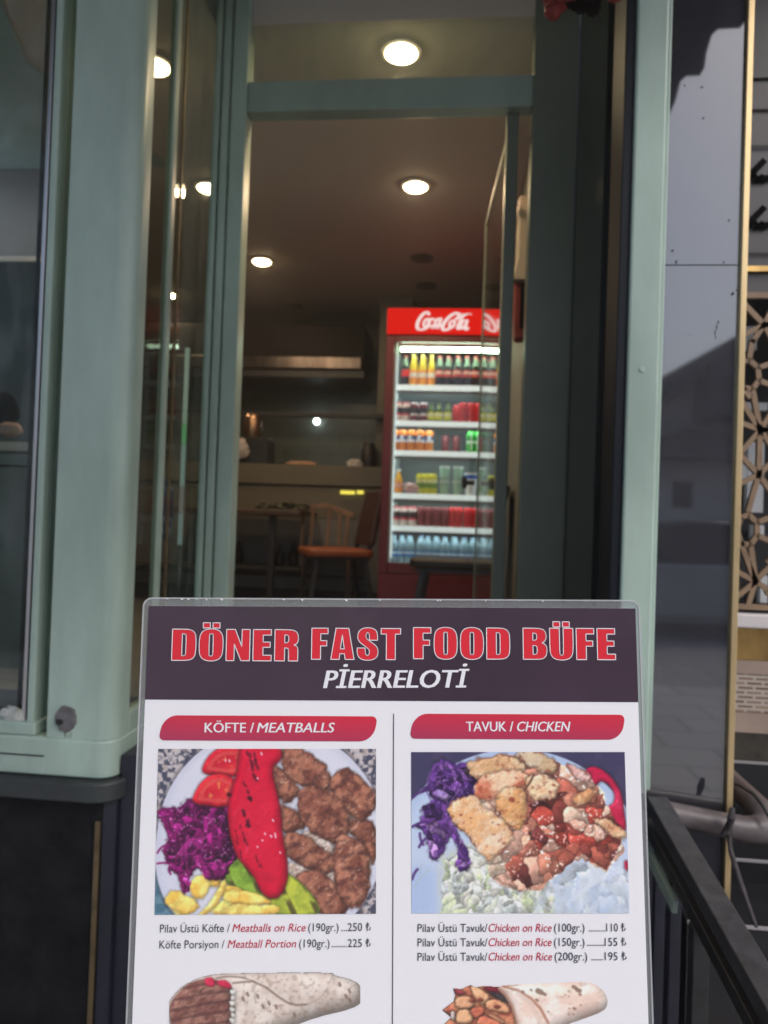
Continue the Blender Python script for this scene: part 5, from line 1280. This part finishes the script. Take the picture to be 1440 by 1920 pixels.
for a, b, w_ in (((590, 55), (640, 240), 14), ((625, 60), (665, 190), 7), ((570, 240), (615, 370), 7), ((530, 480), (600, 640), 6), ((515, 540), (560, 700), 5), ((560, 420), (610, 530), 9), ((640, 700), (690, 780), 4)):
    for k in range(9):
        t = rs.uniform(0, 1); x, y = a[0]+(b[0]-a[0])*t+rs.normal()*4, a[1]+(b[1]-a[1])*t; p.line([(x, y), (x+6, y+rs.uniform(8, 26))], w_*rs.uniform(.4, 1), (78, 8, 28), .6)
for x, y, w_, h_ in ((678, 75, 6, 12), (755, 492, 8, 10), (770, 585, 7, 26), (744, 590, 10, 10), (706, 575, 5, 7), (690, 615, 4, 4), (656, 230, 4, 4), (480, 120, 6, 10), (455, 118, 4, 8), (800, 690, 4, 6), (660, 655, 3, 4)):
    p.line([(x-w_*.5, y-h_*.5), (x+w_*.3, y+h_*.5)], 5, (250, 225, 232), .95)
for x, y in ((480, 330), (608, 352), (600, 520)): p.line([(x-4, y), (x+5, y+5)], 12, (60, 10, 24), .9)
p.mesh('food_photo', [(297, 1404), (705, 1404), (705, 1713), (290, 1715)])

# --- chicken plate
p = Pic(38, 63, 1372, 1057, 330, 250)
p.img[:] = p.col((62, 58, 92)); p.lay(sstep(.5, .7, fbm(p.X, p.Y, 90, 5))*.4, (84, 72, 104))
sd = 818-np.hypot(p.X-690, p.Y-862)
sd = np.minimum(sd, 900-np.hypot(p.X-690, p.Y-640)*.0)
p.lay(sstep(-5, 5, sd), (196, 214, 243)); p.lay(sstep(70, 20, sd)*sstep(0, 12, sd)*.4, (170, 190, 228))
p.lay(sstep(400, 900, p.Y)*.45, (212, 218, 236)); p.lay(sstep(260, 120, p.X)*sstep(700, 860, p.Y)*.8, (172, 196, 236))
# pale shredded cabbage and onion along the bottom
p.lay(sstep(-60, 40, psd(p.X, p.Y, [(240, 720), (420, 640), (560, 780), (900, 860), (960, 1070), (230, 1070)])), (206, 212, 204))
rs = np.random.RandomState(21)
p.voro([(230, 740), (400, 640), (560, 800), (900, 860), (980, 1075), (220, 1075)], 150, [(232, 238, 220), (212, 224, 182), (242, 245, 244), (198, 212, 168), (218, 226, 218), (192, 200, 198), (236, 232, 218)], 61, 20, .18, 7, .15, .85)
p.voro([(890, 800), (1060, 735), (1372, 790), (1372, 1075), (930, 1075)], 40, [(206, 220, 242), (220, 229, 244), (194, 211, 236), (212, 222, 234)], 63, 60, .10, 4, .12, .8)
for k in range(60):
    x, y = rs.uniform(60, 900), rs.uniform(640, 1060); an = rs.uniform(.2, 2.4); L_ = rs.uniform(50, 170)
    if x < 240 and y > 800: continue
    c = [(226, 232, 206), (196, 212, 150), (242, 244, 244), (178, 190, 172), (164, 170, 176), (208, 222, 160)][rs.randint(6)]
    p.curve((x, y), (x+L_*math.cos(an), y+L_*math.sin(an)), rs.uniform(-.4, .4), rs.uniform(3, 9), c, .4, 6)
for k in range(34):
    x, y = rs.uniform(900, 1370), rs.uniform(730, 1060); an = rs.uniform(.6, 2.6); L_ = rs.uniform(90, 260)
    c = [(206, 220, 240), (222, 230, 245), (188, 206, 232), (198, 208, 216)][rs.randint(4)]
    p.curve((x, y), (x+L_*math.cos(an), y+L_*math.sin(an)), rs.uniform(-.4, .4), rs.uniform(10, 30), c, .5, 12)
for k in range(7): p.curve((990+k*14, 1000-k*20), (1150+k*20, 720+k*10), .35, 8, (226, 232, 244), .5, 6)
CAB = [(175, 165), (240, 130), (330, 165), (400, 150), (445, 250), (420, 340), (285, 400), (275, 470), (320, 560), (400, 715), (385, 760), (310, 775), (325, 640), (280, 560), (205, 712), (150, 700), (130, 520), (60, 532), (130, 470), (100, 410), (175, 380), (150, 300), (100, 320), (175, 240)]
p.blob(CAB, (112, 62, 152), (72, 38, 110), 26, 26, .8, 30, .15, .5, .3)
p.voro(CAB, 120, [(118, 66, 156), (88, 46, 126), (142, 92, 180), (66, 34, 100), (170, 128, 196), (54, 28, 84)], 53, 26, .45, 4.5, .3)
for k in range(75):
    x, y = rs.uniform(60, 430), rs.uniform(140, 740); an = rs.uniform(.3, 2.9); L_ = rs.uniform(50, 150)
    c = [(140, 84, 178), (92, 46, 134), (54, 26, 84), (178, 130, 204), (66, 32, 100)][rs.randint(5)]
    xe, ye = x+L_*math.cos(an), y+L_*math.sin(an)
    if psd(np.array([[x, xe]]), np.array([[y, ye]]), CAB).min() > -20: p.curve((x, y), (xe, ye), rs.uniform(-.5, .5), rs.uniform(3, 7), c, .55)
for a, b in (((180, 280), (45, 350)), ((140, 500), (42, 530)), ((130, 600), (85, 655)), ((90, 570), (110, 640)), ((240, 130), (248, 175)), ((310, 140), (330, 190)), ((75, 790), (42, 850)), ((330, 640), (385, 740))): p.curve(a, b, .15, 8, (78, 42, 114), .9)
p.blob([(160, 320), (215, 290), (275, 330), (250, 362), (200, 350)], (176, 150, 205), (140, 105, 180), 20, 8, .3, 20, .2)
# tomato ring
p.blob([(1140, 165), (1230, 178), (1322, 270), (1350, 400), (1362, 560), (1290, 490), (1248, 400), (1302, 372), (1292, 300), (1225, 240), (1190, 290), (1140, 240)], (206, 44, 84), (188, 26, 66), 26, 5, .2, 40, .25, .62, .35)
p.blob([(1350, 740), (1375, 740), (1375, 800), (1352, 790)], (196, 40, 80), (170, 24, 60), 14, 3, .1, 20, .0)
BEI, BE2 = (232, 192, 158), (214, 156, 112); BR, BR2 = (150, 74, 58), (112, 48, 44)
HEAP = [(440, 120), (640, 70), (900, 110), (1120, 190), (1230, 300), (1250, 420), (1345, 560), (1345, 690), (1230, 805), (1090, 720), (1000, 770), (880, 870), (820, 925), (700, 925), (600, 900), (515, 830), (520, 740), (440, 640), (300, 500), (280, 400), (440, 340)]
PAL = [(244, 214, 188), (236, 192, 158), (218, 160, 132), (200, 124, 104), (172, 92, 76), (140, 66, 58), (226, 176, 154), (208, 136, 114), (246, 226, 206)]
p.voro(HEAP, 85, PAL, 31, 48, .32)
p.voro([(760, 400), (1000, 300), (1230, 330), (1345, 580), (1240, 800), (1080, 700), (880, 870), (680, 920), (620, 760), (760, 620)], 70, [(172, 88, 72), (196, 116, 96), (140, 62, 54), (222, 166, 144), (112, 50, 48), (206, 132, 108), (238, 200, 176), (184, 70, 58)], 37, 36, .34)
KEEP = {0, 2, 4, 6, 10, 11, 12, 13, 21}
pieces = [([(390, 125), (560, 92), (660, 75), (770, 170), (640, 205), (450, 232), (400, 185)], (222, 190, 150), (205, 160, 116)), ([(460, 63), (690, 63), (670, 100), (470, 105)], (205, 130, 110), (170, 90, 80)),
          ([(700, 63), (860, 63), (960, 150), (930, 190), (800, 170), (730, 110)], (225, 205, 175), (200, 168, 130)), ([(860, 170), (960, 178), (1080, 230), (1150, 285), (1080, 345), (960, 255)], (150, 62, 52), (118, 42, 44)),
          ([(1010, 155), (1050, 128), (1150, 200), (1142, 252), (1060, 222)], (236, 205, 196), (216, 166, 158)), ([(960, 250), (1080, 330), (1130, 420), (1040, 470), (940, 420), (930, 330)], (176, 80, 64), BR2),
          ([(450, 245), (560, 190), (680, 182), (765, 205), (740, 285), (600, 335), (480, 372), (440, 330)], BEI, (200, 110, 80)), ([(470, 350), (560, 340), (640, 460), (620, 510), (480, 420)], (196, 130, 112), BR),
          ([(760, 490), (800, 400), (900, 380), (1000, 440), (1090, 545), (1060, 665), (900, 700), (780, 640)], BR, (186, 104, 78)), ([(780, 400), (860, 395), (910, 440), (850, 490), (780, 470)], (226, 182, 110), (200, 146, 84)),
          ([(275, 420), (340, 358), (440, 348), (482, 420), (620, 500), (652, 592), (600, 645), (520, 735), (460, 675), (420, 592), (340, 542), (288, 480)], (238, 204, 176), (228, 172, 120)),
          ([(555, 390), (620, 300), (720, 288), (752, 380), (722, 532), (650, 522), (596, 450)], (230, 190, 150), (212, 156, 100)), ([(770, 312), (758, 240), (820, 198), (930, 218), (955, 332), (860, 375), (800, 352)], (238, 208, 172), (226, 180, 136)),
          ([(1040, 345), (1150, 280), (1205, 310), (1110, 395), (1050, 392)], (212, 160, 112), (190, 128, 88)), ([(1100, 400), (1180, 370), (1250, 430), (1230, 500), (1120, 500)], (104, 48, 52), (140, 74, 70)),
          ([(890, 470), (1000, 480), (1090, 540), (1100, 590), (1020, 570), (920, 540)], (206, 140, 112), BR), ([(1020, 480), (1110, 480), (1160, 540), (1080, 560)], (232, 200, 164), (206, 150, 120)),
          ([(640, 620), (740, 560), (800, 640), (780, 690), (600, 700)], (120, 62, 54), BR2), ([(690, 560), (760, 570), (740, 640), (690, 620)], (216, 170, 150), (180, 110, 90)),
          ([(900, 560), (960, 530), (1060, 560), (1070, 650), (980, 680), (880, 690)], (184, 96, 76), (206, 132, 104)), ([(1085, 620), (1180, 535), (1300, 560), (1345, 660), (1262, 790), (1200, 805), (1120, 705)], (158, 84, 62), (122, 54, 46)),
          ([(1180, 492), (1240, 470), (1358, 560), (1352, 605), (1220, 545)], (232, 192, 150), (212, 156, 116)), ([(1270, 610), (1330, 600), (1345, 680), (1290, 770), (1262, 720)], (206, 140, 110), (180, 100, 80)),
          ([(545, 725), (660, 670), (770, 640), (805, 705), (740, 805), (620, 835), (515, 780)], (208, 158, 138), (180, 108, 92)), ([(760, 700), (830, 680), (860, 760), (800, 800)], (150, 50, 56), BR2),
          ([(840, 725), (1000, 655), (1062, 705), (1000, 775), (860, 865), (800, 785)], (206, 156, 134), (172, 100, 84)), ([(655, 835), (720, 780), (800, 780), (852, 855), (832, 922), (740, 935), (680, 892)], (140, 66, 58), (112, 46, 46)),
          ([(700, 840), (750, 810), (800, 850), (770, 895), (710, 890)], (190, 170, 172), (165, 140, 142)), ([(515, 790), (600, 768), (645, 850), (600, 902), (530, 882)], (216, 156, 104), (190, 116, 74)), ([(850, 800), (900, 760), (920, 800), (870, 868)], (190, 100, 74), BR)]
for k, (poly, c1, c2) in enumerate(pieces):
    if k not in KEEP: continue
    m, sd = p.blob(poly, c1, c2, 44, 24, .30, 46, .45, .74, .35)
    p.lay(m*sstep(.48, .70, fbm(p.X, p.Y, 80, 900+k))*.5, c2); p.lay(m*sstep(.56, .72, fbm(p.X, p.Y, 24, 930+k))*.35, (250, 232, 212))
    p.lay(m*sstep(.62, .78, fbm(p.X, p.Y, 36, 700+k))*.55, (150, 60, 40)); p.lay(m*sstep(12, 2, sd)*sstep(.45, .7, vnoise(p.X, p.Y, 50, 800+k))*.75, (120, 44, 36))
for x, y, w_ in ((345, 455, 7), (405, 475, 4), (575, 515, 5), (690, 225, 5), (925, 270, 8), (900, 312, 7), (525, 345, 9), (660, 360, 16)): p.line([(x-3, y), (x+4, y+2)], w_, (150, 56, 44), .75)
p.curve((740, 300), (800, 205), .1, 7, (84, 50, 40), .8)
p.mesh('food_photo', [(771, 1410), (1171, 1410), (1180, 1712), (772, 1712)])

# --- rolled wraps at the foot of the sheet
p = Pic(55, 5, 1175, 480, 300, 128)
OUT = [(65, 225), (80, 180), (105, 145), (160, 88), (250, 44), (330, 27), (460, 19), (700, 17), (985, 15), (1012, 36), (1080, 50), (1140, 80), (1161, 122), (1156, 190), (1100, 222), (900, 272), (780, 315), (600, 400), (400, 470), (180, 470), (90, 330)]
m, sd = p.blob(OUT, (222, 210, 200), (206, 190, 178), 110, 2, .10, 40, .0, .62, 0, ch=1)
p.alpha = (sd > 0).astype(float)
p.lay(sstep(.60, .74, fbm(p.X, p.Y, 34, 61))*.22*sstep(420, 560, p.X), (160, 130, 110)); p.lay(sstep(.66, .78, vnoise(p.X, p.Y, 17, 63))*.28*sstep(430, 520, p.X), (126, 98, 84))
MT = [(60, 225), (80, 180), (105, 142), (160, 86), (262, 50), (330, 60), (420, 100), (412, 150), (438, 240), (405, 310), (420, 470), (180, 480), (80, 330)]
m, sd = p.blob(MT, (158, 112, 98), (120, 74, 66), 60, 5, .6, 22, .35, .5, 0, ch=1)
s_ = np.sin((p.Y+.18*p.X)/9.5+1.6*fbm(p.X, p.Y, 120, 65)); p.lay(m*sstep(.35, .95, s_)*.55, (78, 46, 46))
p.blob([(262, 50), (300, 36), (325, 60), (318, 92), (268, 88)], (206, 44, 76), (190, 36, 66), 14, 3, .1, 20, 0, .7, .2); p.blob([(330, 62), (390, 56), (418, 84), (418, 106), (350, 92)], (206, 44, 76), (190, 36, 66), 12, 3, .1, 20, 0, .7, .2)
for k in range(6): p.blob([(408+8*math.sin(k*2), 110+k*34), (436, 112+k*34), (446, 132+k*34), (420, 146+k*34)], (214, 212, 206), (196, 194, 186), 10, 4, .2, 16, 0, .75, .2)
p.curve((330, 44), (560, 66), -.18, 5, (120, 96, 84), .7); p.line([(430, 72), (540, 60), (620, 96), (690, 150), (750, 188), (800, 202), (860, 198)], 6, (120, 92, 78), .75, 5); p.line([(440, 62), (545, 50), (630, 86), (700, 140), (760, 180)], 5, (236, 226, 216), .6, 4)
p.curve((860, 198), (985, 100), .25, 5, (170, 150, 136), .5, 5)
for x, y in ((1055, 78), (1112, 118), (1092, 150), (1116, 175), (606, 210), (640, 190), (682, 212), (574, 150), (790, 258), (515, 138), (488, 165)): p.line([(x-3, y-7), (x+3, y+8)], 7, (112, 84, 72), .75)
def wpx(x, y): return (300+x/3.13, 1820+y/3.13)
p.mesh('food_photo', [wpx(55, 5), wpx(1175, 5), wpx(1175, 480), wpx(55, 480)], True)

p = Pic(90, 55, 1125, 480, 290, 120)
FIL = [(160, 105), (215, 112), (268, 86), (300, 100), (350, 92), (520, 100), (620, 200), (700, 330), (760, 480), (110, 480), (105, 330), (150, 285), (95, 242), (165, 190), (175, 150)]
TOR = [(430, 92), (560, 82), (760, 74), (980, 64), (1050, 90), (1102, 145), (1114, 205), (1082, 252), (950, 300), (850, 335), (700, 420), (660, 480), (600, 480), (560, 300), (520, 190)]
a1 = psd(p.X, p.Y, FIL); a2 = psd(p.X, p.Y, chaikin(TOR, 1)); p.alpha = ((a1 > 0) | (a2 > 0)).astype(float)
p.blob(FIL, (206, 132, 96), (176, 92, 70), 40, 6, .5, 30, .2, .55, 0, ch=0)
for poly, c1, c2 in (([(175, 165), (250, 150), (300, 190), (270, 235), (185, 232)], (236, 186, 146), (220, 160, 120)), ([(270, 90), (330, 110), (390, 160), (360, 210), (310, 190), (280, 130)], (236, 182, 138), (216, 150, 110)), ([(360, 190), (430, 172), (500, 215), (510, 260), (430, 250), (370, 235)], (232, 166, 124), (206, 130, 94)),
                     ([(185, 245), (260, 235), (290, 300), (250, 325), (180, 320)], (230, 176, 132), (208, 146, 104)), ([(260, 235), (350, 215), (360, 270), (300, 300)], (200, 110, 82), (180, 90, 70)), ([(365, 260), (420, 275), (490, 325), (430, 325)], (232, 170, 130), (206, 136, 100)), ([(330, 270), (420, 300), (480, 340), (300, 345)], (216, 124, 92), (190, 96, 74)),
                     ([(345, 95), (480, 98), (520, 140), (440, 160), (380, 130)], (132, 40, 52), (104, 28, 40)), ([(390, 125), (470, 150), (530, 200), (470, 190), (400, 150)], (70, 66, 66), (48, 44, 48)), ([(160, 108), (205, 112), (240, 140), (190, 150)], (170, 70, 76), (140, 50, 60)), ([(510, 165), (545, 160), (552, 198), (520, 200)], (238, 232, 228), (220, 212, 206)), ([(540, 262), (585, 255), (596, 320), (550, 322)], (238, 230, 228), (220, 210, 206)), ([(145, 250), (175, 250), (172, 300), (148, 300)], (226, 216, 210), (206, 190, 184))):
    p.blob(poly, c1, c2, 18, 4, .3, 20, .25, .6, .5, ch=1)
for c in ((280, 185), (330, 180), (432, 222)): p.blob([(c[0]-26, c[1]), (c[0], c[1]-17), (c[0]+26, c[1]), (c[0], c[1]+16)], (122, 56, 48), (150, 76, 58), 12, 3, .2, 20, 0, .6, .1)
m, sd = p.blob(TOR, (240, 222, 212), (228, 200, 184), 100, 2, .08, 50, 0, .66, .35, ch=1)
p.lay(m*sstep(.64, .8, fbm(p.X, p.Y, 40, 71))*.4, (176, 130, 110)); p.lay(m*sstep(600, 520, p.X)*sstep(25, 8, sd)*.6, (170, 110, 84))
p.line([(470, 96), (560, 120), (640, 170), (700, 235), (745, 320)], 8, (178, 116, 92), .8, 6); p.line([(560, 140), (640, 200), (690, 300), (700, 400)], 14, (232, 204, 190), .6, 10)
for x, y, w_ in ((690, 125, 20), (720, 142, 12), (590, 128, 8), (640, 118, 7), (905, 100, 14), (930, 118, 16), (940, 145, 8), (676, 180, 9), (870, 125, 4), (850, 148, 4), (870, 158, 4), (905, 232, 9), (875, 232, 4), (870, 268, 5), (900, 268, 4), (745, 252, 5), (945, 212, 4)): p.line([(x-w_*.4, y-2), (x+w_*.5, y+w_*.3)], w_*.8, (120, 84, 70), .75, 5)
def wpx(x, y): return (800+x/3.273, 1820+y/3.273)
p.mesh('food_photo', [wpx(90, 55), wpx(1125, 55), wpx(1125, 480), wpx(90, 480)], True)

# stand: dark backing frame with feet and a rear prop
bk = MB()
for a, b in (((.012, -.20), (.012, -BH-.02)), ((BW-.012, -.20), (BW-.012, -BH-.02)), ((.0, -BH-.006), (BW, -BH-.006))): bk.bar(B(*a, -.016), B(*b, -.016), .022, .02, up=tuple(bn))
put('frame', bk, M['black_metal'], board, bevel=.002)
for u in (.012, BW-.012):
    f0 = B(u, -BH-.02, -.016); t = f0[2]/bu[2]; t = (f0[2]-GZ)/bu[2]; f1 = (f0[0]-bu[0]*t, f0[1]-bu[1]*t, GZ)
    put('leg', MB().bar(f0, f1, .022, .02, up=tuple(bn)), M['black_metal'], board, bevel=.002)
    g0 = B(u, -.32, -.03); put('rear_prop', MB().bar(g0, (g0[0], g0[1]+.42, GZ+.008), .018, .018, up=(1, 0, 0)), M['black_metal'], board, bevel=.002)

# ------------------------------------------------------------------ thin air volume added to stand in for lens bloom and veil
hm = bpy.data.materials.new('lens_veil_air'); hm.use_nodes = True; hm.node_tree.nodes.clear()
ho = hm.node_tree.nodes.new('ShaderNodeOutputMaterial'); hv = hm.node_tree.nodes.new('ShaderNodeVolumePrincipled')
hv.inputs['Color'].default_value = (.9, .9, .92, 1); hv.inputs['Density'].default_value = .007; hv.inputs['Anisotropy'].default_value = .45
hm.node_tree.links.new(hv.outputs[0], ho.inputs['Volume'])
tag(put('haze', MB().box(-64, 64, -64, 12, -1.5, 9), hm), kind='stuff')
